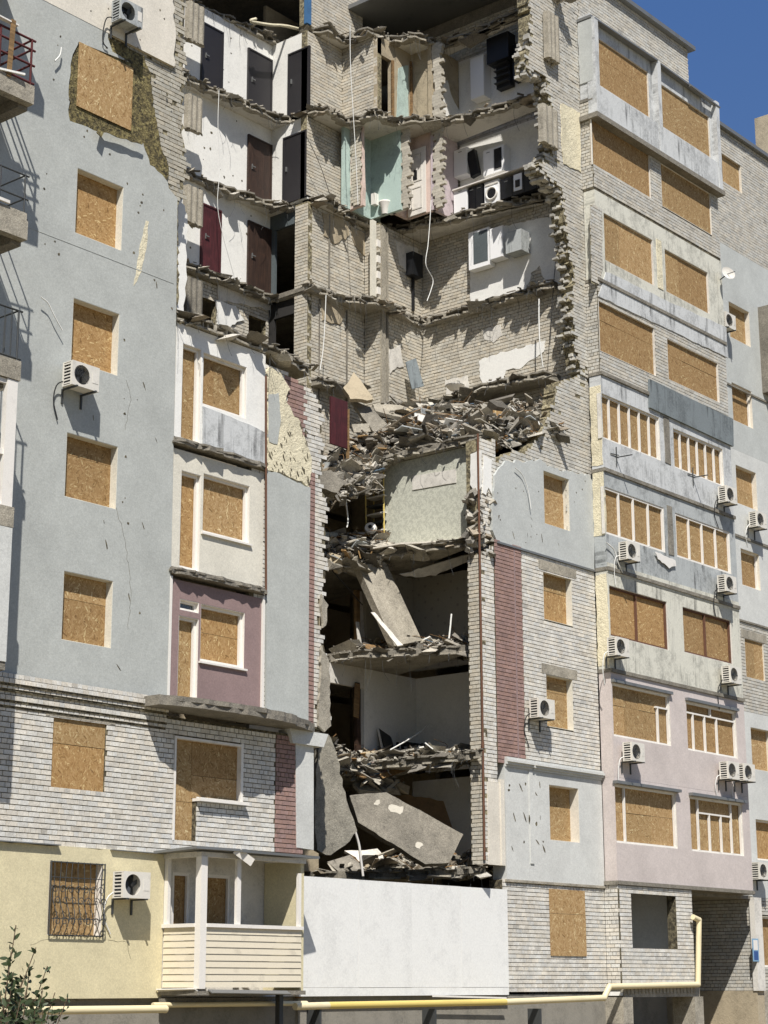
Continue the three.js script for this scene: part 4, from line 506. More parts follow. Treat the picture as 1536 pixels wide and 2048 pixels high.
// ---------------------------------------------------------------- balconies at the west edge
{
  const xe = 20.82, x0 = 15.5, zo = 1.2;
  for (const k of [4, 5, 6, 7, 8, 9]) { const b = grp('balcony', B), Y = FL(k); obj('balcony_slab', boxg(x0, Y - .2, .0, xe, Y - .02, zo), M.conc2, b); obj('slab_fascia', boxg(x0, Y - .34, zo - .16, xe + .02, Y + .04, zo + .02), M.conc, b); obj('slab_beam', boxg(xe - .22, Y - .42, 0, xe + .02, Y - .205, zo - .165), M.conc2, b);
    const rail = (m, r, n, h, ys) => { const p = (x, z) => obj('post', bar([x, Y, z], [x, Y + h, z], r), m, b); p(xe - .04, zo - .05); p(xe - .04, .1); for (let i = 1; i < n; i++) p(xe - .04 - i * (xe - x0) / n, zo - .05); for (const y of ys) { obj('rail', bar([x0, Y + y, zo - .05], [xe + .05, Y + y, zo - .05], r), m, b); obj('rail', bar([xe - .04, Y + y, .05], [xe - .04, Y + y, zo - .05], r), m, b); } };
    if (k === 7) { rail(mat('#5b2a2c', T.dirty, { bump: 0 }), .024, 7, 1.05, [1.03, .82, .5, .12]); obj('handrail_board', plank([x0, Y + 1.25, zo], [xe - .45, Y + 1.14, zo], .1, .03, V(0, 0, 1)), M.upvc, b); obj('plank', plank([xe - .62, Y + .0, zo + .03], [xe - .58, Y + 1.2, zo + .04], .1, .03), M.wood, b); obj('broken_lath', [plank([xe - .9, Y + .06, zo + .02], [xe - .3, Y + .14, zo + .1], .05, .04, V(0, 0, 1))], M.white, b); const l = []; for (let i = 0; i < 70; i++) { const g = chunkGeo(rr(.03, .09)); g.translate(rr(18, xe), Y + rr(0, .08), rr(.5, zo)); const c = pick(RUB), f = rr(.7, 1); l.push(tint(g, c.map((v) => v * f))); } stuff(obj('balcony_rubble', l, M.vc, b)); }
    if (k === 6) { rail(M.steel, .018, 9, 1.0, [.98, .5, .1]); obj('handrail_board', boxg(x0, Y + .24, zo, xe - .45, Y + .3, zo + .05), M.upvc, b); obj('kerb', boxg(x0, Y + .04, zo - .1, xe, Y + .2, zo), M.conc, b); }
    if (k === 5) { rail(M.steel, .02, 5, 1.05, [1.04, .1]); for (let i = 0; i < 16; i++) obj('baluster', bar([xe - .2 - i * .16, Y + .1, zo - .05], [xe - .2 - i * .16, Y + 1.04, zo - .05], .01, 5), M.steel, b); for (let i = 1; i < 6; i++) obj('baluster', bar([xe - .04, Y + .1, zo - .05 - i * .19], [xe - .04, Y + 1.04, zo - .05 - i * .19], .01, 5), M.steel, b); }
    if (k === 4) { obj('corner_post', boxg(xe - .26, Y + .04, zo - .12, xe - .02, Y + 2.45, zo - .0), M.upvc, b); obj('window_frame', [boxg(x0, Y + 1.0, zo - .1, xe - .26, Y + 1.1, zo - .03), boxg(x0, Y + .04, zo - .1, xe - .26, Y + .12, zo - .03), boxg(x0, Y + 2.36, zo - .1, xe - .26, Y + 2.45, zo - .03), boxg(xe - .95, Y + .1, zo - .095, xe - .88, Y + 2.4, zo - .035)], M.upvc, b); obj('side_frame', [boxg(xe - .1, Y + .04, .02, xe - .04, Y + .12, zo - .12), boxg(xe - .1, Y + 2.36, .02, xe - .04, Y + 2.45, zo - .12)], M.upvc, b); }
  }
  const b = grp('balcony', B); obj('cladding', [boxg(x0, FL(3), zo - .06, xe + .0, FL(4) - .35, zo + .02)], M.pale, b, 'pale sheet cladding with a torn hole'); obj('cladding_side', [boxg(xe - .06, FL(3), 0, xe, FL(4) - .35, zo - .06)], M.pale, b); obj('torn_hole', ext(rag([[19.5, FL(3) + .75], [20.25, FL(3) + .95], [20.5, FL(3) + 1.35], [20.3, FL(3) + 1.65], [19.6, FL(3) + 1.6]], .04, .15, true), .01, FZ(zo + .026)), M.foam, b); obj('painted_window_shade', boxg(x0, FL(4) - 1.2, zo, 20.2, FL(4) - .62, zo + .025), M.dark, b); obj('balcony_slab', boxg(x0, FL(3) - .15, 0, xe, FL(3) - .004, zo), M.conc2, b);  // solid dark strip on the cladding paints the shade inside a window
}
// ---------------------------------------------------------------- enclosed ground-storey balcony
{
  const X0 = 25.97, X1 = 28.86, zf = 1.05, y0 = 1.62, ys = 2.76, yt = 4.1, b = grp('enclosed_balcony', B); b.userData.label = 'ground-storey balcony clad in cream clapboards';
  const n = 9, h = (ys - y0) / n; const clap = mat('#e6e0cd', T.metal, { bump: 0, roughness: .55 });
  for (let i = 0; i < n; i++) { const y = y0 + i * h; obj('clapboard', (() => { const g = boxg(X0 + .12, y + .004, zf - .02, X1, y + h - .003, zf); const p = g.attributes.position; for (let v = 0; v < p.count; v++) if (p.getZ(v) > zf - .01) p.setZ(v, p.getZ(v) + (p.getY(v) < y + h * .5 ? .016 : .002)); g.computeVertexNormals(); return g; })(), clap, b); obj('clapboard', (() => { const g = boxg(X0 - .0, y + .004, .04, X0 + .02, y + h - .003, zf - .1); const p = g.attributes.position; for (let v = 0; v < p.count; v++) if (p.getX(v) < X0 + .01) p.setX(v, p.getX(v) - (p.getY(v) < y + h * .5 ? .016 : .002)); g.computeVertexNormals(); return g; })(), clap, b); }
  obj('corner_post', [boxg(X0 - .05, y0 - .02, zf - .1, X0 + .12, yt, zf + .05)], M.upvc, b);
  obj('sill_rail', [boxg(X0 - .06, ys, .03, X0 + .06, ys + .07, zf - .1), boxg(X0 + .12, ys, zf - .08, X1 + .02, ys + .07, zf + .06)], M.upvc, b);
  obj('mullion', boxg(26.95, ys + .07, zf - .05, 27.06, yt, zf + .02), M.upvc, b); obj('mullion', boxg(X0 - .02, ys + .07, .04, X0 + .06, yt, .14), M.upvc, b); obj('mullion', boxg(X1 - .1, ys + .07, zf - .05, X1 - .02, yt - .2, zf + .02), M.upvc, b);
  obj('head_rail', [boxg(X0 - .05, yt, .02, X0 + .08, yt + .1, zf - .1), boxg(X0 - .05, yt, zf - .1, X1 + .1, yt + .09, zf + .04)], M.dwhite, b);
  obj('side_wall', boxg(X1, 1.5, .0, X1 + .1, yt + .05, zf - .02), M.yellow, b); obj('floor_tray', [boxg(X0 - .1, y0 - .14, 0, X1 + .1, y0 - .06, zf + .05)], M.conc2, b);
  obj('drip_flashing', plank([X0 - .1, y0 - .06, .05], [X0 - .05, y0 - .05, zf], .18, .02, V(1, -.4, 0)), M.dwhite, b); obj('drip_flashing', plank([X0 + .2, y0 - .07, zf + .1], [X1 - .5, y0 - .1, zf + .14], .14, .02, V(0, -.5, 1)), M.tin, b);
  obj('roof_sheet', ext([[X0 - .35, -1.25], [X0 + 1.0, -1.32], [X0 + 1.02, .05], [X0 - .3, .05]], .05, new THREE.Matrix4().makeTranslation(0, yt + .14, 0).multiply(new THREE.Matrix4().makeRotationX(-Math.PI / 2 - .03))), M.tin, b); obj('roof_sheet', ext([[X0 + .8, -1.38], [X1 + .45, -1.15], [X1 + .5, .05], [X0 + .82, .05]], .05, new THREE.Matrix4().makeTranslation(0, yt + .2, 0).multiply(new THREE.Matrix4().makeRotationX(-Math.PI / 2 + .03))), M.tin, b); obj('bent_corner', plank([X0 + .7, yt + .16, zf + .22], [X0 + 1.12, yt - .08, zf + .3], .16, .01, V(1, 0, .3)), M.upvc, b);
  obj('beam', boxg(X0 - .1, 1.3, .05, X1 + .3, 1.42, .2), M.conc2, b); obj('bracket', boxg(X1 - .05, .6, .4, X1 + .06, 1.48, .52), M.steel, b);
  // back wall inside with a boarded door and window
  const d = win([346, 1744], [378, 1860], -.02, { rec: .1, name: 'boarded_door', lin: M.upvc, frame: 1 }), w = win([409, 1748], [460, 1856], -.02, { rec: .1, lin: M.upvc, frame: 1 });
  obj('balcony_back_wall', ext(rect(25.95, 1.44, 30.0, 4.2), .3, FZ(-.02), [d, w].map((q) => clampH(q, [25.95, 1.44, 30, 4.2]))), M.dwhite, B);
}
// ---------------------------------------------------------------- hoarding and gas pipe
{
  const t = thing('hoarding', 'white sheet hoarding across the foot of the collapse', 'hoarding'), xs = [29.86, 31.75, 33.6, 35.45, 37.3]; for (let i = 0; i < 4; i++) obj('sheet', boxg(xs[i] + .003, 1.62, .1 + i % 2 * .004, xs[i + 1] - .003, 3.93 - i * .004, .13 + i % 2 * .004), M.hoard, t); obj('bottom_strip', boxg(29.86, 1.44, .09, 37.3, 1.615, .128), M.hoard, t); obj('edge_trim', boxg(29.8, 1.44, .05, 29.858, 3.94, .15), M.upvc, t); obj('timber_post', boxg(29.95, 1.4, -.1, 30.05, 3.8, .0), M.wood, t); obj('timber_post', boxg(36.95, 1.4, -.1, 37.05, 3.8, .0), M.wood, t);
  const z = .55, p = (l, zz = z) => l.map(([x, y]) => onZ(x, y, zz)), gp = thing('gas_pipe', 'cream gas pipe running along the foot of the wall', 'pipe');
  const seg = (l, m, r = .085) => { const v = p(l); for (let i = 0; i + 1 < v.length; i++) obj('pipe_length', bar(v[i], v[i + 1], r, 14), m, gp); for (let i = 1; i + 1 < v.length; i++) { const g = new THREE.SphereGeometry(r * 1.04, 12, 8); g.translate(v[i].x, v[i].y, v[i].z); obj('elbow', g, m, gp); } };
  seg([[590, 2013], [656, 2011]], M.pipe, .075); seg([[656, 2011], [1010, 2004]], M.pipey, .075); seg([[1010, 2004], [1208, 1996], [1219, 1973], [1396, 1969], [1398, 1840], [1386, 1834]], M.pipe, .075);
  const g2 = thing('gas_pipe', 'capped cream pipe end under the yellow wall', 'pipe'); const a = onZ(0, 2022, .5), b = onZ(330, 2018, .5); obj('pipe_length', bar(V(14, a.y, .5), b, .075, 14), M.pipe, g2); const cap = new THREE.SphereGeometry(.08, 12, 8); cap.translate(b.x, b.y, b.z); obj('cap', cap, M.pipe, g2);
  const g3 = thing('gas_pipe', 'thin shaded pipe under the clapboard balcony', 'pipe'); obj('pipe_length', bar([25.5, 1.3, .28], [29.9, 1.3, .28], .05, 12), M.pipe, g3);
  for (const x of [640, 870, 1080]) { const q = onZ(x, 2012, z); obj('pipe_support', boxg(q.x - .03, .5, .2, q.x + .03, q.y - .06, z + .02), M.steel, gp); }
  obj('tin_strip', plank(onZ(866, 1992, .2), onZ(1012, 1996, .2), .04, .04, V(0, 1, 0)), M.upvc, t);
}
// ---------------------------------------------------------------- outdoor air-conditioning units
function acUnit(label, x, y, zw, o = {}) {
  const c = onZ(x, y, zw + .42), t = thing('air_conditioner', label, 'air conditioner', 'outdoor units on the walls'); t.position.set(c.x, c.y, zw); const W = (o.w || (zw === 0 || zw === .03 ? .7 : .62)) / 2, H = .25, m = o.m || M.casing;
  const hole = []; for (let i = 0; i < 20; i++) hole.push([-.1 + Math.cos(i / 20 * 6.283) * .2, Math.sin(i / 20 * 6.283) * .2]);
  obj('casing', [ext(rect(-W, -H, W, H), .02, FZ(.42), [hole], 0), boxg(-W, H - .02, .12, W, H, .4), boxg(-W, -H, .12, W, -H + .02, .4), boxg(W - .02, -H + .02, .12, W, H - .02, .4), boxg(-W, -H + .02, .12, -W + .015, H - .02, .16), boxg(-W, -H + .02, .36, -W + .015, H - .02, .4), boxg(.14, -H + .02, .13, .16, H - .02, .4), boxg(-W + .02, -H + .02, .12, W - .02, H - .02, .13)], m, t);
  for (let i = 0; i < 7; i++) obj('louvre', boxg(-W, -H + .04 + i * .066, .16, -W + .012, -H + .066 + i * .066, .36), m, t);
  const rings = [.06, .1, .14, .18].map((r) => { const g = new THREE.TorusGeometry(r, .005, 4, 24); g.translate(-.1, 0, .425); return g; }); for (let i = 0; i < 4; i++) rings.push(bar([-.1 + Math.cos(i * .785) * .2, Math.sin(i * .785) * .2, .424], [-.1 - Math.cos(i * .785) * .2, -Math.sin(i * .785) * .2, .424], .004, 4)); if (!o.broken) obj('fan_grille', rings, M.grille, t);
  const bl = []; for (let i = 0; i < 3; i++) { const g = ext([[.03, -.02], [.1, -.07], [.19, -.03], [.18, .07], [.06, .04]], .006, null); g.rotateX(.4); g.rotateZ(i * 2.09 + rr(0, 1)); g.translate(-.1, 0, .33); bl.push(g); } obj('fan', bl, M.grille, t); obj('coil', boxg(-W + .03, -H + .03, .14, .12, H - .03, .17), M.grille, t);
  obj('hose', tube([[-W + .02, -H + .12, .14], [-W - .1, -H + rr(-.05, .1), .1], [-W - .14, -H - rr(.2, .5), .05], [-W + rr(-.1, .1), -H - rr(.5, .8), .03]], .014, 14, 5), rnd() < .6 ? M.cable : M.cabled, t);
  obj('cover', boxg(.17, -.1, .42, W - .03, .12, .426), M.dwhite, t);
  for (const s of [-1, 1]) obj('bracket', [boxg(s * W * .7 - .02, -H - .03, 0, s * W * .7 + .02, -H, .46), boxg(s * W * .7 - .02, -H - .3, 0, s * W * .7 + .02, -H - .03, .03)], M.steel, t);
  return t;
}
acUnit('white air conditioner under a boarded window of the grey rendered wall', 172, 752, 0); acUnit('dented air conditioner with a smashed fan on the yellow wall', 274, 1770, .03, { broken: 1 });
{ const t = acUnit('gutted air conditioner shell on the cream pitted panel', 264, 26, .006, { broken: 1, m: M.panel2 }); }
acUnit('air conditioner beside the boarded window next to the red brick band', 1094, 1417, 0); acUnit('air conditioner under the white mullioned windows of the fifth storey', 1268, 1103, ZT); acUnit('air conditioner at the far end below the fifth-storey glazing', 1463, 1168, ZT); acUnit('air conditioner at the corner under rust-framed windows', 1246, 1294, ZT); acUnit('air conditioner at the far end under rust-framed windows', 1472, 1350, ZT); acUnit('single air conditioner on the pink wall', 1277, 1504, ZT); acUnit('inner one of two air conditioners paired on the pink wall', 1468, 1541, ZT); acUnit('outer one of two air conditioners paired on the pink wall', 1500, 1545, ZT); acUnit('air conditioner at the far end below the sixth-storey mullions', 1464, 990, ZT); acUnit('air conditioner hung in a boarded window of the far wing', 1462, 642, -.45); acUnit('air conditioner on the far wing wall beside paired windows', 1524, 1040, -.45); acUnit('air conditioner low on the far wing near the passage', 1530, 1742, -.45);
{ // satellite dish, iron brackets, address plate
  const c = onZ(1455, 548, ZT + .3), d = thing('satellite_dish', 'small white satellite dish on the balcony stack', 'satellite dish'); const g = new THREE.LatheGeometry([[0, 0], [.12, .01], [.18, .035], [.23, .06]].map(([a, b]) => new THREE.Vector2(a, b)), 20); g.rotateX(Math.PI / 2 - .3); g.rotateY(-.5); g.translate(c.x, c.y, c.z); obj('dish', g, M.dwhite, d); obj('arm', bar(c, V(c.x - .15, c.y - .05, c.z + .35), .012), M.steel, d); obj('mount', bar(c, V(c.x + .05, c.y - .1, ZT), .02), M.steel, d);
  const ib = (x, y, lb) => { const q = onZ(x, y, ZT), t = thing('iron_bracket', lb, 'bracket', 'empty unit brackets'); obj('upright', bar([q.x, q.y - .25, ZT + .02], [q.x, q.y + .3, ZT + .02], .018), M.steel, t); obj('arm', bar([q.x, q.y, ZT], [q.x + .05, q.y, ZT + .5], .018), M.steel, t); obj('arm', bar([q.x - .3, q.y + .05, ZT + .02], [q.x + .1, q.y + .08, ZT + .03], .014), M.steel, t); }; ib(1232, 915, 'empty iron bracket on the pale sixth-storey spandrel, hole side'); ib(1385, 955, 'empty iron bracket on the pale sixth-storey spandrel, passage side');
  const s0 = onZ(1505, 1877, .14), s1 = onZ(1519, 1923, .14), s = thing('address_plate', 'blue and white plate on the passage corner', 'sign'); obj('plate', boxg(s0.x, s1.y, .12, s1.x, s0.y, .135), mat('#7fa3bd', null, { bump: 0, roughness: .4 }), s); obj('white_field', boxg(s0.x + .05, (s0.y + s1.y) / 2, .135, s1.x - .05, s0.y - .04, .139), M.upvc, s); obj('dark_field', boxg(s0.x + .05, s1.y + .04, .135, s1.x - .05, (s0.y + s1.y) / 2 - .03, .139), mat('#2f4f86', null, { bump: 0, roughness: .4 }), s);
  const ip = thing('wall_pipe', 'rusty vertical pipe beside the lost balconies', 'pipe'); obj('riser', bar(onZ(532, 752, .05), onZ(532, 1190, .05), .025, 8), M.rust, ip); const ip2 = thing('wall_pipe', 'rusty riser on the broken white brick pier', 'pipe'); obj('riser', bar(V(36.58, 4.6, -.0), V(36.58, FL(6) - .3, .0), .03, 8), M.rust, ip2); obj('joint', bar(V(36.58, 7.3, .0), V(36.58, 7.45, .0), .042, 8), M.rust, ip2);
}
// ---------------------------------------------------------------- furniture left in the open flats
const KX = 41.7;
function kbox(name, label, cat, a, b, m, o = {}) { const Xf = o.X ?? 41.2, Xb = o.Xb ?? KX, p = onX(a[0], a[1], Xf), q = onX(b[0], b[1], Xf), t = thing(name, label, cat, o.group); const y0 = o.y0 ?? q.y; obj('body', boxg(Xf + .02, y0, p.z, Xb, p.y, q.z), m, t); const n = o.n || 1, w = (q.z - p.z) / n; if (!o.noDoor) for (let i = 0; i < n; i++) { const dr = obj('door', boxg(Xf, y0 + .01, p.z + w * i + .008, Xf + .018, p.y - .01, p.z + w * (i + 1) - .008), o.dm || m, t); if (!o.noHandle) obj('handle', boxg(Xf - .015, p.y - .12, p.z + w * (i + .5) - .06, Xf - .002, p.y - .105, p.z + w * (i + .5) + .06), M.tin, dr); } return { t, p, q, y0, Xf, Xb }; }
{
  const glossW = mat('#ececea', null, { bump: 0, roughness: .3 }), glossB = mat('#15161a', null, { bump: 0, roughness: .25 });
  // ninth-storey kitchen
  kbox('base_cabinet', 'white base cabinet at the inner end of the kitchen', 'cabinet', [907, 380], [934, 418], glossW, { y0: FL(9) + .03 }); kbox('base_cabinet', 'black base cabinet beside the washing machine', 'cabinet', [936, 376], [966, 412], glossB, { y0: FL(9) + .03, n: 2 });
  { const k = kbox('washing_machine', 'white front-loading washing machine under the kitchen worktop', 'washing machine', [968, 366], [998, 404], glossW, { y0: FL(9) + .03, noDoor: 1 }), zc = (k.p.z + k.q.z) / 2, yc = (k.y0 + k.p.y) / 2 - .05, g = new THREE.TorusGeometry(.19, .035, 8, 24); g.rotateY(Math.PI / 2); g.translate(k.Xf, yc, zc); obj('door_ring', g, M.upvc, k.t); const d = new THREE.CylinderGeometry(.17, .17, .03, 24); d.rotateZ(Math.PI / 2); d.translate(k.Xf + .01, yc, zc); obj('porthole', d, glossB, k.t); obj('control_panel', boxg(k.Xf, k.p.y - .13, k.p.z + .03, k.Xf + .02, k.p.y - .02, k.q.z - .03), M.dwhite, k.t); }
  kbox('base_cabinet', 'long black run of base cabinets in the ninth-storey kitchen', 'cabinet', [1000, 360], [1098, 388], glossB, { y0: FL(9) + .03, n: 4 }); { const k = kbox('oven', 'small white oven set in the black cabinets', 'oven', [1026, 350], [1043, 377], glossW, { X: 41.16, Xb: 41.3, noDoor: 1 }); obj('oven_door', boxg(k.Xf - .002, k.y0 + .1, k.p.z + .07, k.Xf + .02, k.y0 + .32, k.q.z - .07), glossB, k.t); }
  { const a = onX(905, 381, 41.15), b = onX(1100, 338, 41.15), t = thing('worktop', 'pale kitchen worktop on the ninth-storey cabinets', 'worktop'); obj('board', boxg(41.13, a.y - .02, a.z, KX, a.y + .02, -.9), M.upvc, t); }
  kbox('wall_cabinet', 'white wall cabinet by the lilac wall', 'cabinet', [907, 302], [934, 346], glossW, { X: 41.38 }); kbox('wall_cabinet', 'white wall cabinet with a black bay in the ninth-storey kitchen', 'cabinet', [966, 302], [1008, 340], glossW, { X: 41.38, n: 2 }); { const t = thing('dark_bay', 'black empty bay between white wall cabinets', 'cabinet'), p = onX(988, 299, 41.36), q = onX(1003, 333, 41.36); obj('bay', boxg(41.35, q.y, p.z, 41.372, p.y, q.z), glossB, t); } { const t = thing('extractor_hood', 'dark hood hanging askew between wall cabinets', 'hood'), p = onX(938, 306, 41.5), q = onX(962, 350, 41.5); obj('body', plank([41.5, p.y, p.z + .1], [41.45, q.y, q.z - .15], .3, .15, V(0, 0, 1)), M.black, t); }
  kbox('meter_box', 'white box at the torn wall edge of the ninth-storey kitchen', 'box', [1062, 328], [1084, 354], M.white, { X: 41.5, noHandle: 1 });
  // tenth-storey kitchen
  kbox('boiler', 'tall white boiler on the tenth-storey kitchen wall', 'boiler', [940, 118], [968, 190], glossW, { X: 41.35, noHandle: 1 }); { const k = kbox('open_shelf', 'black open shelf unit on the tenth-storey wall', 'shelf', [991, 112], [1020, 168], M.black, { X: 41.45, noDoor: 1 }); for (let i = 0; i < 4; i++) obj('shelf_board', boxg(k.Xf - .12, k.y0 + .12 + i * .2, k.p.z, k.Xf + .02, k.y0 + .14 + i * .2, k.q.z), M.grille, k.t); } kbox('black_cabinet', 'black wall cabinet beside the open shelf', 'cabinet', [1024, 90], [1050, 152], M.black, { X: 41.42, noHandle: 1 }); kbox('extractor_hood', 'black extractor hood below the tenth-storey ceiling', 'hood', [972, 78], [1016, 112], M.black, { X: 41.15, Xb: 41.55, noDoor: 1 });
  // eighth storey
  { const k = kbox('wall_cabinet', 'white open-fronted wall cabinet with a cloth inside, eighth storey', 'cabinet', [936, 466], [978, 528], glossW, { X: 41.4, noDoor: 1 }); obj('painted_bay_shade', boxg(k.Xf + .012, k.y0 + .14, k.p.z + .18, k.Xf + .018, k.p.y - .06, k.q.z - .05), M.dark, k.t); } kbox('wall_cabinet', 'closed white wall cabinet of the eighth storey', 'cabinet', [979, 458], [1006, 512], glossW, { X: 41.4, noHandle: 1 }); kbox('extractor_hood', 'grey tilted hood on the eighth-storey wall', 'hood', [1010, 466], [1042, 498], M.panel2, { X: 41.25, noDoor: 1 });  // dark panel on the cabinet front paints the shade of its open inside
  { const p = onZ(826, 502, -5.6), q = onZ(846, 556, -5.6), t = thing('speaker_box', 'black narrow box on the bare brick corner', 'box'); obj('box_body', boxg(p.x, q.y, -5.88, q.x, p.y, -5.6), M.black, t); obj('duct_strip', boxg((p.x + q.x) / 2 + .02, FL(8) + .2, -5.88, (p.x + q.x) / 2 + .08, q.y, -5.8), M.black, t); }
  { const t = thing('riser_conduit', 'cream vertical conduit with junction boxes on the bare brick wall', 'conduit'), p = onZ(749, 478, -5.75); obj('conduit', boxg(p.x - .06, FL(8) + .1, -5.88, p.x + .12, FL(9) - .3, -5.78), M.cream, t); for (let i = 0; i < 4; i++) obj('junction_box', boxg(p.x + .13, FL(8) + .2 + i * .5, -5.88, p.x + .27, FL(8) + .42 + i * .5, -5.74), M.upvc, t); }
  { const t = thing('basin', 'white washbasin still fixed to the heap-level wall', 'basin'), p = onX(912, 772, 41.5); const g = new THREE.LatheGeometry([[.05, -.18], [.16, -.14], [.27, -.02], [.29, 0], [.25, -.01], [.14, -.1], [.0, -.13]].map(([a, b]) => new THREE.Vector2(a, b)), 20); g.translate(41.45, p.y, p.z); obj('bowl', g, M.upvc, t); obj('tap', tube([[41.68, p.y, p.z], [41.66, p.y + .18, p.z], [41.55, p.y + .17, p.z]], .012), M.tin, t); }
  { const t = thing('bathtub', 'white toilet bowl in the turquoise bathroom', 'toilet'), p = onZ(760, 405, -5.9); t.name = 'toilet_bowl'; const g = new THREE.LatheGeometry([[.1, 0], [.13, .2], [.2, .36], [.2, .4], [.14, .39], [.02, .2]].map(([a, b]) => new THREE.Vector2(a, b)), 18); g.translate(p.x, FL(9), -5.7); obj('bowl', g, M.upvc, t); obj('cistern', boxg(p.x - .18, FL(9) + .36, -6.1, p.x + .18, FL(9) + .72, -5.95), M.upvc, t); }
  { // shelf rack with a yellow frame in the fifth-storey room
    const t = thing('shelf_rack', 'yellow-framed rack of shelves standing beside the wallpapered wall', 'rack'), a = onX(738, 950, 37.5), b = onX(773, 945, 37.5), y0 = FL(5) + .05, y1 = FL(6) - .5; for (const z of [a.z, b.z]) for (const x of [37.4, 37.7]) obj('upright', bar([x, y0, z], [x, y1 + (z === b.z ? .1 : -.2), z + rr(-.05, .05)], .022), M.pipey, t); for (let i = 0; i < 7; i++) obj('shelf', boxg(37.38, y0 + .2 + i * .24, a.z, 37.72, y0 + .235 + i * .24, b.z), i % 2 ? M.steel : M.dwhite, t);
    const m = thing('fan_drum', 'white drum standing on the fifth-storey slab edge', 'drum'), p = onX(741, 1056, 37.1), g = new THREE.CylinderGeometry(.15, .17, .1, 20); g.rotateZ(1.2); g.rotateY(.5); g.translate(p.x, p.y, p.z); obj('drum', g, M.upvc, m); const h = new THREE.CylinderGeometry(.05, .05, .115, 14); h.rotateZ(1.2); h.rotateY(.5); h.translate(p.x - .03, p.y + .01, p.z + .02); obj('hub', h, M.black, m);
    const c = thing('blue_cloth', 'crumpled blue cloth on the fifth-storey slab', 'cloth'), q = onX(765, 1083, 37.3), l = []; for (let i = 0; i < 14; i++) { const g2 = chunkGeo(rr(.06, .12)); g2.translate(q.x + rr(-.2, .2), FL(5) + .08 + rr(0, .1), q.z + rr(-.3, .25)); l.push(g2); } obj('fold', l, mat('#7f9ab5', T.dirty), c);
  }
  { const t = thing('door_leaf', 'dark maroon door standing in the debris under the brick wall', 'door'), p = onZ(662, 792, -4.4), q = onZ(695, 862, -4.4); obj('leaf', boxg(p.x, q.y - .5, -4.45, q.x, p.y, -4.4, 1), M.maroon, t); obj('edge_strip', boxg(q.x + .01, q.y - 1.2, -4.46, q.x + .06, p.y - .2, -4.38), M.wood, t); }
  { const t = thing('door_jamb_boards', 'brown splintered door jamb beside the dark third-storey doorway', 'door jamb'), a = onZ(716, 1365, -4.3), b = onZ(722, 1500, -4.3); obj('jamb', plank([a.x, a.y, -4.35], [a.x + .06, FL(3), -4.35], .16, .1), M.brown, t); obj('loose_board', plank([a.x - .08, a.y - .05, -4.25], [a.x - .2, a.y - .95, -4.2], .2, .03), M.wood, t); }
  { const t = thing('door_jamb_boards', 'pale splintered jamb boards of the fourth-storey doorway', 'door jamb'), a = onZ(716, 1180, -4.3); obj('jamb', plank([a.x, a.y, -4.35], [a.x + .05, FL(4), -4.35], .14, .1), M.wood, t); obj('jamb_lining', plank([a.x + .16, a.y, -4.4], [a.x + .3, FL(4), -4.4], .2, .06), M.dwhite, t); obj('loose_board', plank([a.x - .14, a.y - .9, -4.2], [a.x - .1, FL(4), -4.1], .12, .03), M.dwhite, t); }
  { const t = thing('picture_frame', 'tilted dark glazed frame leaning in the third-storey room', 'frame'), a = onZ(782, 1435, -4.0); obj('glass', plank([a.x, FL(3) + .05, -3.9], [a.x + .1, FL(3) + .95, -4.3], .7, .02, V(1, 0, -.3)), M.black, t); obj('frame', [plank([a.x - .4, FL(3), -3.85], [a.x - .3, FL(3) + 1.0, -4.2], .04, .04), plank([a.x + .35, FL(3), -3.9], [a.x + .55, FL(3) + 1.0, -4.2], .03, .03)], M.dwhite, t); }
  { const t = thing('stool', 'small wooden frame lying in the third-storey room', 'stool'), p = onX(905, 1497, 38.2); for (const [x, z] of [[-.2, -.2], [.2, -.2], [-.2, .2], [.2, .2]]) obj('leg', bar([p.x + x, FL(3), p.z + z], [p.x + x, FL(3) + .3, p.z + z], .02), M.dwhite, t); obj('seat', boxg(p.x - .25, FL(3) + .3, p.z - .25, p.x + .25, FL(3) + .34, p.z + .25), M.dwhite, t); }
  // television cabinet in third storey: dark low unit
  { const t = thing('low_cabinet', 'dark low cabinet against the third-storey back wall', 'cabinet'), a = onZ(815, 1455, -4.2), b = onZ(838, 1500, -4.2); obj('body', boxg(a.x - .3, FL(3), -4.45, b.x + .3, FL(3) + .75, -4.05), M.black, t); obj('shelf', boxg(a.x - .3, FL(3) + .35, -4.05, b.x + .3, FL(3) + .38, -4.02), M.grille, t); }
}
// ---------------------------------------------------------------- hanging fluted pieces at the slab ends
function fluted(label, x0, y0, x1, y1, z, m) { const p = onZ(x0, y0, z), q = onZ(x1, y1, z), t = thing('fluted_shaft', label, 'shaft', 'fluted grey shafts hanging from slabs'), w = q.x - p.x, pts = [[0, 0]]; const n = 3; for (let i = 0; i < n; i++) pts.push([w * (i + .08) / n, -.16], [w * (i + .42) / n, -.19], [w * (i + .5) / n, -.12], [w * (i + .58) / n, -.19], [w * (i + .92) / n, -.16]); pts.push([w, 0]); const g = ext(pts, p.y - q.y, new THREE.Matrix4().makeTranslation(p.x, p.y, z - .15).multiply(new THREE.Matrix4().makeRotationX(-Math.PI / 2))); obj('shaft', g, m || M.conc, t); obj('broken_foot', (() => { const l = []; for (let i = 0; i < 6; i++) { const c = chunkGeo(.07); c.translate(p.x + rr(0, w), q.y, z - .08 + rr(-.08, .08)); l.push(c); } return l; })(), m || M.conc, t); }
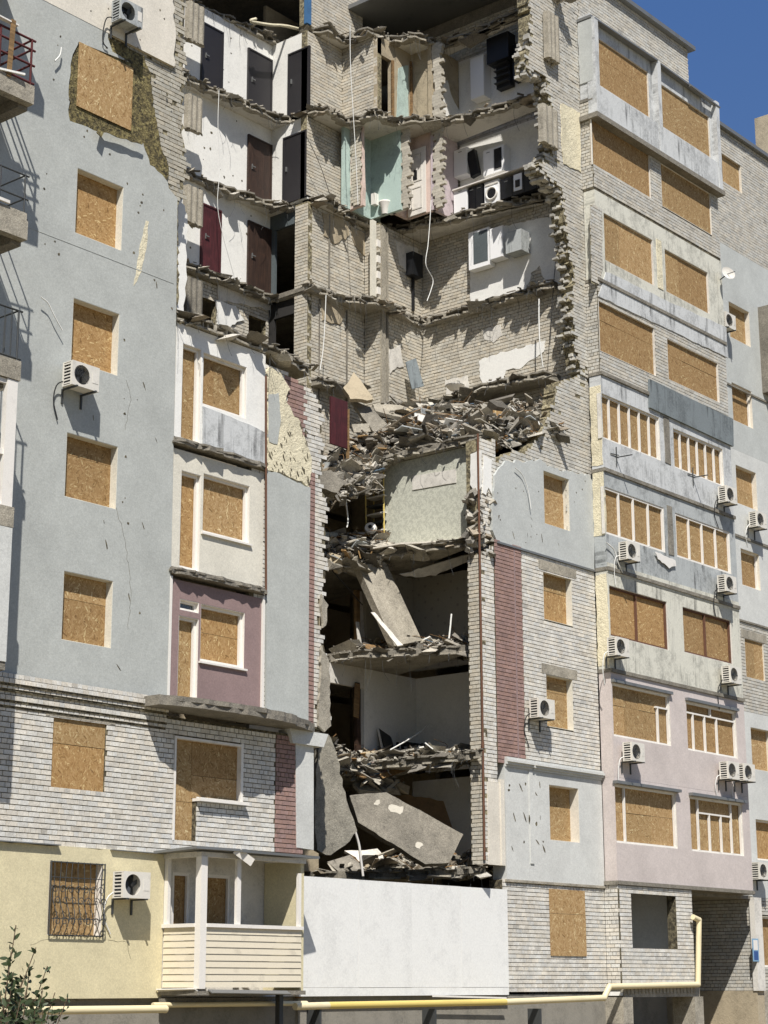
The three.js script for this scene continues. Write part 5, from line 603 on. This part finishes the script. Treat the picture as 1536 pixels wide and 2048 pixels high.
fluted('grey fluted shaft hanging over the tenth-storey lobby', 378, 0, 408, 92, -7.3); fluted('grey fluted shaft hanging over the ninth-storey lobby', 376, 186, 404, 268, -7.3); fluted('grey fluted shaft hanging over the eighth-storey lobby', 374, 368, 406, 455, -7.3); fluted('scorched fluted shaft hanging over the seventh-storey lobby', 374, 552, 404, 660, -7.3, M.conc2); fluted('pale fluted shaft on the torn wall of the tenth storey', 1094, 20, 1120, 128, .2); fluted('pale fluted shaft on the torn wall of the ninth storey', 1084, 205, 1118, 300, .2);
obj('cream_patch', ext(rag(pz([[1121, 206], [1160, 225], [1162, 345], [1150, 338], [1128, 328], [1124, 300]], .01), .03, .15, true), .03, FZ(.02)), M.foam, B, 'cream patch on the torn brick wall');
// ---------------------------------------------------------------- fallen slabs and panels
function fallen(name, label, cat, pixels, o, n, th, m, amp = .03) { n = V(...n).normalize(); o = V(...o); const P3 = pixels.map(([x, y]) => onP(x, y, o, n)), u = V(0, 1, 0).cross(n).normalize(), v = n.clone().cross(u), pts = P3.map((p) => { const d = p.clone().sub(o); return [d.dot(u), d.dot(v)]; }); const t = thing(name, label, cat); obj('slab_body', ext(rag(pts, amp, .16, true), th, new THREE.Matrix4().makeBasis(u, v, n).setPosition(o)), m, t); return { t, P3, n }; }
const S1 = onY(885, 1735, FL(2)), S4 = onY(815, 1298, FL(4));
fallen('fallen_wall_panel', 'large grey wall panel fallen aslant in the second storey', 'panel', [[700, 1591], [772, 1584], [926, 1668], [898, 1725], [850, 1728], [716, 1644]], [S1.x, S1.y, S1.z], [-.55, .28, .78], .22, M.conc2, .012);
fallen('hanging_wall_piece', 'tall grey plastered wall piece hanging beside the hoarding', 'wall piece', [[640, 1486], [660, 1468], [672, 1505], [692, 1600], [714, 1662], [690, 1690], [652, 1712], [634, 1700], [628, 1600]], [32.2, 5.5, -1.4], [-.25, .0, .97], .16, mat('#a3a096', T.concrete, { bump: .015 }), .035);
{ const t = thing('fallen_slab', 'long hollow floor slab leaning from the fifth to the fourth storey', 'slab'), A = onZ(744, 1142, -3.55), Bq = onZ(812, 1290, -2.75), y = Bq.clone().sub(A).normalize(), x = V(.97, .1, .2); x.addScaledVector(y, -x.dot(y)).normalize(); const z = x.clone().cross(y), L = A.distanceTo(Bq) + .15, hl = []; const pr = [[-.5, -.11], [.5, -.11], [.5, .11], [-.5, .11]]; const Mx = new THREE.Matrix4().makeBasis(x, z.clone().negate(), y).setPosition(Bq); for (let i = 0; i < 4; i++) { const c = []; for (let j = 0; j < 10; j++) c.push([-.33 + i * .22 + Math.cos(j / 10 * 6.283) * .075, Math.sin(j / 10 * 6.283) * .075]); hl.push(c); } const g = ext(pr, L, null, hl); g.applyMatrix4(Mx); obj('slab_body', g, M.conc, t); const bars = []; for (let i = 0; i < 6; i++) { const p = A.clone().addScaledVector(x, -.3 + i * .12); bars.push(tube([p, p.clone().addScaledVector(y, -rr(.15, .4)).add(V(rr(-.1, .1), rr(0, .1), rr(-.1, .1)))], .007, 4, 4)); } stuff(obj('reinforcement', bars, M.steel, t)); }
fallen('fallen_slab', 'narrow broken strip beside the leaning hollow slab', 'slab', [[742, 1225], [750, 1225], [806, 1290], [795, 1292]], [S4.x - .2, S4.y, S4.z + .15], [-.75, .35, .55], .05, M.dwhite, .01);
fallen('fallen_slab', 'broken slab end jutting from the heap', 'slab', [[703, 800], [745, 815], [788, 862], [772, 884], [745, 862], [715, 820]], [37.9, 16.6, -4.2], [-.6, .5, .6], .16, M.conc2); fallen('fallen_slab', 'flat slab sheet lying across the heap', 'slab', [[745, 808], [800, 810], [862, 828], [852, 843], [790, 832], [752, 822]], [38.6, 17, -4], [-.3, .8, .5], .1, M.conc); fallen('fallen_slab', 'pale plaster slab over the maroon door', 'slab', [[688, 775], [708, 745], [742, 790], [748, 800], [700, 798]], [37.6, 17.6, -4.7], [-.5, .4, .7], .14, M.plaster, .03);
fallen('loose_board', 'tan fibreboard sheet behind the fallen wall panel', 'board', [[778, 1592], [820, 1590], [862, 1598], [905, 1605], [940, 1628], [918, 1680], [880, 1665]], [39, 5.6, -3.4], [-.55, .3, .75], .02, mat('#b39572', T.dirty), .03); fallen('fallen_slab', 'broken slab edge above the fallen wall panel', 'slab', [[708, 1566], [740, 1552], [785, 1572], [770, 1584], [720, 1580]], [37, 6.5, -3.3], [-.4, .7, .5], .12, M.conc, .03);
fallen('metal_sheet', 'ribbed grey sheet leaning on the brick corner above the heap', 'sheet', [[811, 724], [832, 716], [848, 772], [824, 778]], [40.9, 18.4, -5.2], [-.5, .2, .8], .03, M.slate, .0); fallen('brown_sheet', 'brown carpet draped over the third-storey slab edge', 'carpet', [[735, 1522], [780, 1520], [772, 1552], [755, 1556], [735, 1550]], [36.9, 7.2, -3.2], [-.6, .2, .75], .02, M.mauve, .03); fallen('ceiling_sheet', 'sagging ceiling sheet under the fifth-storey slab', 'sheet', [[800, 1150], [940, 1108], [945, 1120], [870, 1150], [830, 1155]], [38.6, 12.2, -2.4], [-.3, -.8, .5], .02, M.dwhite, .03);
{ const n = V(-.55, .28, .78).normalize(); for (const [x, y, r] of [[792, 1618, .22], [838, 1690, .12], [755, 1605, .1]]) { const c = onP(x, y, V(S1.x, S1.y, S1.z), n), u = V(0, 1, 0).cross(n).normalize(), v = n.clone().cross(u), f = []; for (let i = 0; i < 12; i++) f.push([Math.cos(i / 12 * 6.283) * r * rr(.75, 1.05), Math.sin(i / 12 * 6.283) * r * rr(.45, .65)]); const t = thing('plaster_flake', 'white plaster flake stuck on the fallen wall panel', 'flake', 'flakes on the fallen panel'); obj('flake', ext(rag(f, .03, .07, true), .01, new THREE.Matrix4().makeBasis(u, v, n).setPosition(c.addScaledVector(n, .006))), mat('#c9c6bc', T.dirty), t); } }
// ---------------------------------------------------------------- rubble
function heap(label, A, Bq, C, D, n, s0, s1, singles, wild = 0) {
  const at = (a, b) => V(...A).multiplyScalar((1 - a) * (1 - b)).addScaledVector(V(...Bq), a * (1 - b)).addScaledVector(V(...C), a * b).addScaledVector(V(...D), (1 - a) * b), l = [];
  for (let i = 0; i < n; i++) { const p = at(rnd(), rnd()); let g; const q = rnd(); if (q < .05) { g = chunkGeo(rr(.2, .45)); g.scale(1, .25, 1); g.rotateX(rr(-.7, .7)); g.rotateZ(rr(-.7, .7)); g.computeVertexNormals(); } else if (q < .62) g = chunkGeo(s0 + (s1 - s0) * rnd() ** 2.5); else { g = uvm(new THREE.BoxGeometry(rr(.15, .75), rr(.008, .03), rr(.02, .14))); g.rotateZ(rr(-.8, .8)); g.rotateY(rr(0, 6)); } if (q > .985) { g = tube([[0, 0, 0], [rr(-.3, .3), rr(.1, .3), rr(-.3, .3)], [rr(-.7, .7), rr(-.3, .5), rr(-.5, .5)]], .009, 8, 4); } g.translate(p.x, p.y + rr(-.1, .1 + wild), p.z); const c = q > .97 ? lin('#b08a5c') : q > .95 ? lin('#7f97b0') : q > .9 ? lin('#dedbd3') : q > .86 ? lin('#4a4742') : pick(RUB), f = rr(.6, 1.05); l.push(tint(g, c.map((v) => v * f))); }
  const o = obj('rubble', l, M.vc); tag(o, label, 'rubble', null, 'stuff');
  for (let i = 0; i < singles; i++) { const p = at(rnd(), rnd() * .9), q = rnd(); if (q < .55) { const r = rr(.1, .24), c = chunkGeo(r), k = Math.floor(rnd() * 3); c.translate(p.x, p.y + .08, p.z); tag(obj('concrete_chunk', c, [M.conc, M.conc2, M.plaster][k]), (r > .18 ? 'large ' : 'small ') + ['pale', 'grey', 'sandy'][k] + ' chunk among the ' + label, 'chunk', 'chunks in ' + label); } else { const g = plank([p.x - rr(.2, .7), p.y + rr(-.05, .3), p.z + rr(-.4, .4)], [p.x + rr(.2, .7), p.y + rr(.05, .4), p.z + rr(-.4, .4)], rr(.08, .3), .03, V(rr(-1, 1), rr(0, 1), rr(-1, 1))), k = Math.floor(rnd() * 5); tag(obj('broken_plank', g, [M.wood, M.white, M.conc, M.panel2, M.osb4][k]), ['brown wooden', 'white', 'grey concrete', 'grey metal', 'chipboard'][k] + ' strip among the ' + label, 'plank', 'planks in ' + label); } }
}
heap('grey rubble piled on the roof slab of the wallpapered room', [36.9, 15.75, -4.4], [38.0, 15.75, -.5], [41.4, 17.3, -.7], [39.6, 17.9, -5.7], 2600, .025, .16, 60, .12); heap('rubble spilling along the shattered wall top', [38, 15.5, -.5], [40.2, 16.2, -.1], [41.2, 17.3, -.5], [39.5, 16.6, -1.2], 800, .03, .16, 10); heap('rubble sliding down below the maroon door', [35.9, 14.4, -3.9], [37.4, 15.6, -3.2], [38.2, 16.4, -4.8], [36.6, 15.6, -5.2], 900, .03, .16, 22, .1); heap('rubble on the fifth-storey floor slab', [35.6, 12.7, -4.4], [37.2, 12.9, -3.4], [37.8, 13.3, -4.4], [36, 13.3, -5.4], 900, .02, .12, 16, .1); heap('rubble on the fourth-storey floor slab', [36.4, 10.05, -4.6], [37.6, 10.07, -1.2], [38.9, 10.25, -1.4], [37.6, 10.3, -4.3], 900, .02, .13, 22, .12); heap('rubble on the third-storey floor slab', [36.7, 7.25, -4.8], [38.0, 7.27, -1.4], [39.2, 7.4, -1.4], [37.8, 7.5, -4.3], 800, .02, .13, 18, .12); heap('rubble on the slab above the hoarding', [36.0, 4.4, -4.2], [38.2, 4.5, -1.4], [39.2, 4.7, -1.6], [37.4, 4.8, -4.6], 1100, .03, .16, 22, .12); heap('twisted debris in the gap beside the hanging wall piece', [35.2, 7.6, -4.2], [36.9, 6.9, -3.4], [37.4, 6.5, -3.2], [36.0, 7.0, -4.2], 600, .025, .12, 16, .15);
heap('torn concrete and lath hanging in the shaft', [34.4, 13.6, -3.4], [36.6, 14.4, -3.2], [37.2, 15.3, -4.2], [35.2, 15.0, -4.4], 420, .03, .16, 14, .2); heap('debris caught above the fourth-storey doorway', [35.4, 12.2, -4.0], [37.0, 12.4, -3.4], [37.2, 12.8, -3.9], [35.6, 12.8, -4.4], 300, .02, .1, 8, .1);
fallen('fallen_slab', 'broken concrete lump wedged at the edge of the standing wall', 'slab', [[634, 945], [662, 938], [692, 966], [674, 988], [644, 976]], [32.4, 13.4, -1.6], [-.4, .2, .85], .3, M.conc2, .04); fallen('fallen_slab', 'small concrete lump hanging in the dark fifth-storey opening', 'slab', [[678, 975], [688, 968], [695, 985], [684, 998], [676, 990]], [35.5, 13.5, -3.4], [-.4, .2, .85], .2, M.conc, .03); fallen('fallen_slab', 'torn slab corner at the head of the leaning slab', 'slab', [[724, 1112], [760, 1108], [778, 1130], [755, 1142], [730, 1135]], [37.1, 12.6, -3.9], [-.6, .2, .7], .2, M.conc, .04); fallen('fallen_slab', 'pale slab sliver below the fallen wall panel', 'slab', [[690, 1702], [755, 1698], [770, 1718], [720, 1722]], [36.6, 4.8, -4.0], [-.4, .7, .5], .08, M.dwhite, .03);
// ---------------------------------------------------------------- cables and loose wires
function cable(label, pts, r, m, zf) { const t = tube(pts.map((p) => p.length === 2 ? onZ(p[0], p[1], zf) : V(...p)), r, pts.length * 8, 5); tag(obj('hanging_cable', t, m), label, 'cable', 'loose cables'); }
cable('white cable dangling in front of the inner brick corner', [[862, 400], [860, 440], [856, 490], [852, 530], [866, 560], [862, 580], [854, 602]], .013, M.cable, -4.2); cable('long thin cable hanging over the bare brick wall', [[700, 50], [701, 130], [706, 220], [712, 320], [716, 410]], .012, M.cable, -4.8); cable('cable hanging over the broken lobby slabs', [[438, 180], [436, 250], [440, 330], [436, 420], [470, 560]], .01, M.cable, -6.8); cable('white curved wire on the grey rendered wall', [[82, 594], [96, 606], [108, 630], [125, 661]], .014, M.cable, .12); cable('short bent wire on the grey wall by the shadowed balcony', [[123, 95], [120, 110], [110, 122]], .016, M.cable, .1); cable('white cable looped on the grey fifth-storey wall', [[1030, 935], [1045, 950], [1056, 980], [1062, 1018]], .014, M.cable, .08); cable('drain hose bent beside the air conditioner of the fifth storey', [[1213, 1085], [1228, 1100], [1236, 1125], [1245, 1145]], .018, M.cable, ZT + .08); cable('wires hanging from the torn wall onto the white patch', [[1120, 400], [1117, 470], [1108, 560], [1100, 690]], .012, M.cabled, -.9); cable('cream pipe hanging over the bare cross wall', [[1078, 598], [1078, 640], [1080, 690], [1086, 735]], .022, M.cable, -1.2); cable('dangling wires in the dark fifth-storey room', [[693, 960], [692, 1000], [696, 1040], [694, 1055]], .02, M.cable, -3.6); cable('cable across the fourth-storey doorway', [[655, 1130], [690, 1170], [725, 1210]], .015, M.cabled, -4.1); cable('rod leaning in the fourth-storey rubble', [[903, 1228], [900, 1260], [897, 1285]], .025, M.cable, -1.9); cable('bent steel strip standing beside the hoarding top', [[708, 1655], [718, 1690], [722, 1720], [726, 1752]], .035, M.upvc, -1.6); cable('wire trailing over the third-storey rubble', [[780, 1500], [815, 1480], [845, 1460], [858, 1448]], .02, M.cable, -3.2);
cable('cream foam-wrapped pipe bent over the attic slab', [[512, 38], [500, 42], [540, 50], [570, 52], [612, 62]], .05, M.foam, -7.4); cable('bundle of wires hanging down the bare brick edge', [[652, 590], [650, 640], [646, 700], [640, 740]], .014, M.cable, -5.6); cable('thin wire over the brick wall beside the lobby', [[612, 270], [640, 330], [660, 390]], .01, M.cabled, -6.2);
// ---------------------------------------------------------------- shrub by the yellow wall
{
  const t = thing('shrub', 'dark leafy shrub in front of the yellow wall', 'shrub'), c = onZ(15, 2000, 15), leaf = new THREE.Shape(); leaf.moveTo(0, 0); leaf.quadraticCurveTo(.032, .035, 0, .085); leaf.quadraticCurveTo(-.032, .035, 0, 0); const lg = new THREE.ShapeGeometry(leaf, 4); { const p = lg.attributes.position; for (let i = 0; i < p.count; i++) p.setZ(i, Math.abs(p.getX(i)) * .4 - p.getY(i) ** 2 * 2); lg.computeVertexNormals(); }
  const lm = new THREE.MeshPhysicalMaterial({ color: '#3a4628', roughness: .55, side: THREE.DoubleSide }), stems = [], leaves = [], base = V(c.x - .12, 0, 15);
  const tips = []; for (let i = 0; i < 70; i++) { const x = rr(-110, 70) + rr(-30, 30), y = 1925 + rnd() * 150 + Math.max(0, x) * .6; tips.push(onZ(x, y, 15 + rr(-.45, .45))); } for (const [x, y] of [[32, 1850], [22, 1905], [72, 1895], [95, 1932], [60, 1935], [85, 1975], [135, 1995], [45, 1960], [110, 1985], [120, 2030]]) tips.push(onZ(x, y, 15 + rr(-.15, .15)));
  for (const tp of tips) { const b0 = V(base.x + rr(-.35, .25), 0, base.z + rr(-.25, .25)), mid = b0.clone().lerp(tp, .55).add(V(rr(-.1, .1), .12, rr(-.1, .1))); stems.push(tube([b0, mid, tp], .005, 10, 4)); for (let j = 0; j < 34; j++) { const s = rr(.5, 1), p = b0.clone().multiplyScalar((1 - s) * (1 - s)).addScaledVector(mid, 2 * s * (1 - s)).addScaledVector(tp, s * s), g = lg.clone(); const k = rr(.55, 1.1); g.scale(k, k, k); g.rotateX(rr(-1.2, 1.2)); g.rotateZ(rr(-1.9, 1.9)); g.rotateY(rr(0, 6.28)); g.translate(p.x + rr(-.03, .03), p.y + rr(-.03, .03), p.z + rr(-.03, .03)); leaves.push(g); } }
  obj('stem', stems, mat('#5a4a38', null, { bump: 0 }), t); stuff(obj('foliage', leaves, lm, t));
}
obj('shrapnel_scar', pits, M.mortar, B); stuff(B.children.at(-1));
renderer.render(scene, camera);
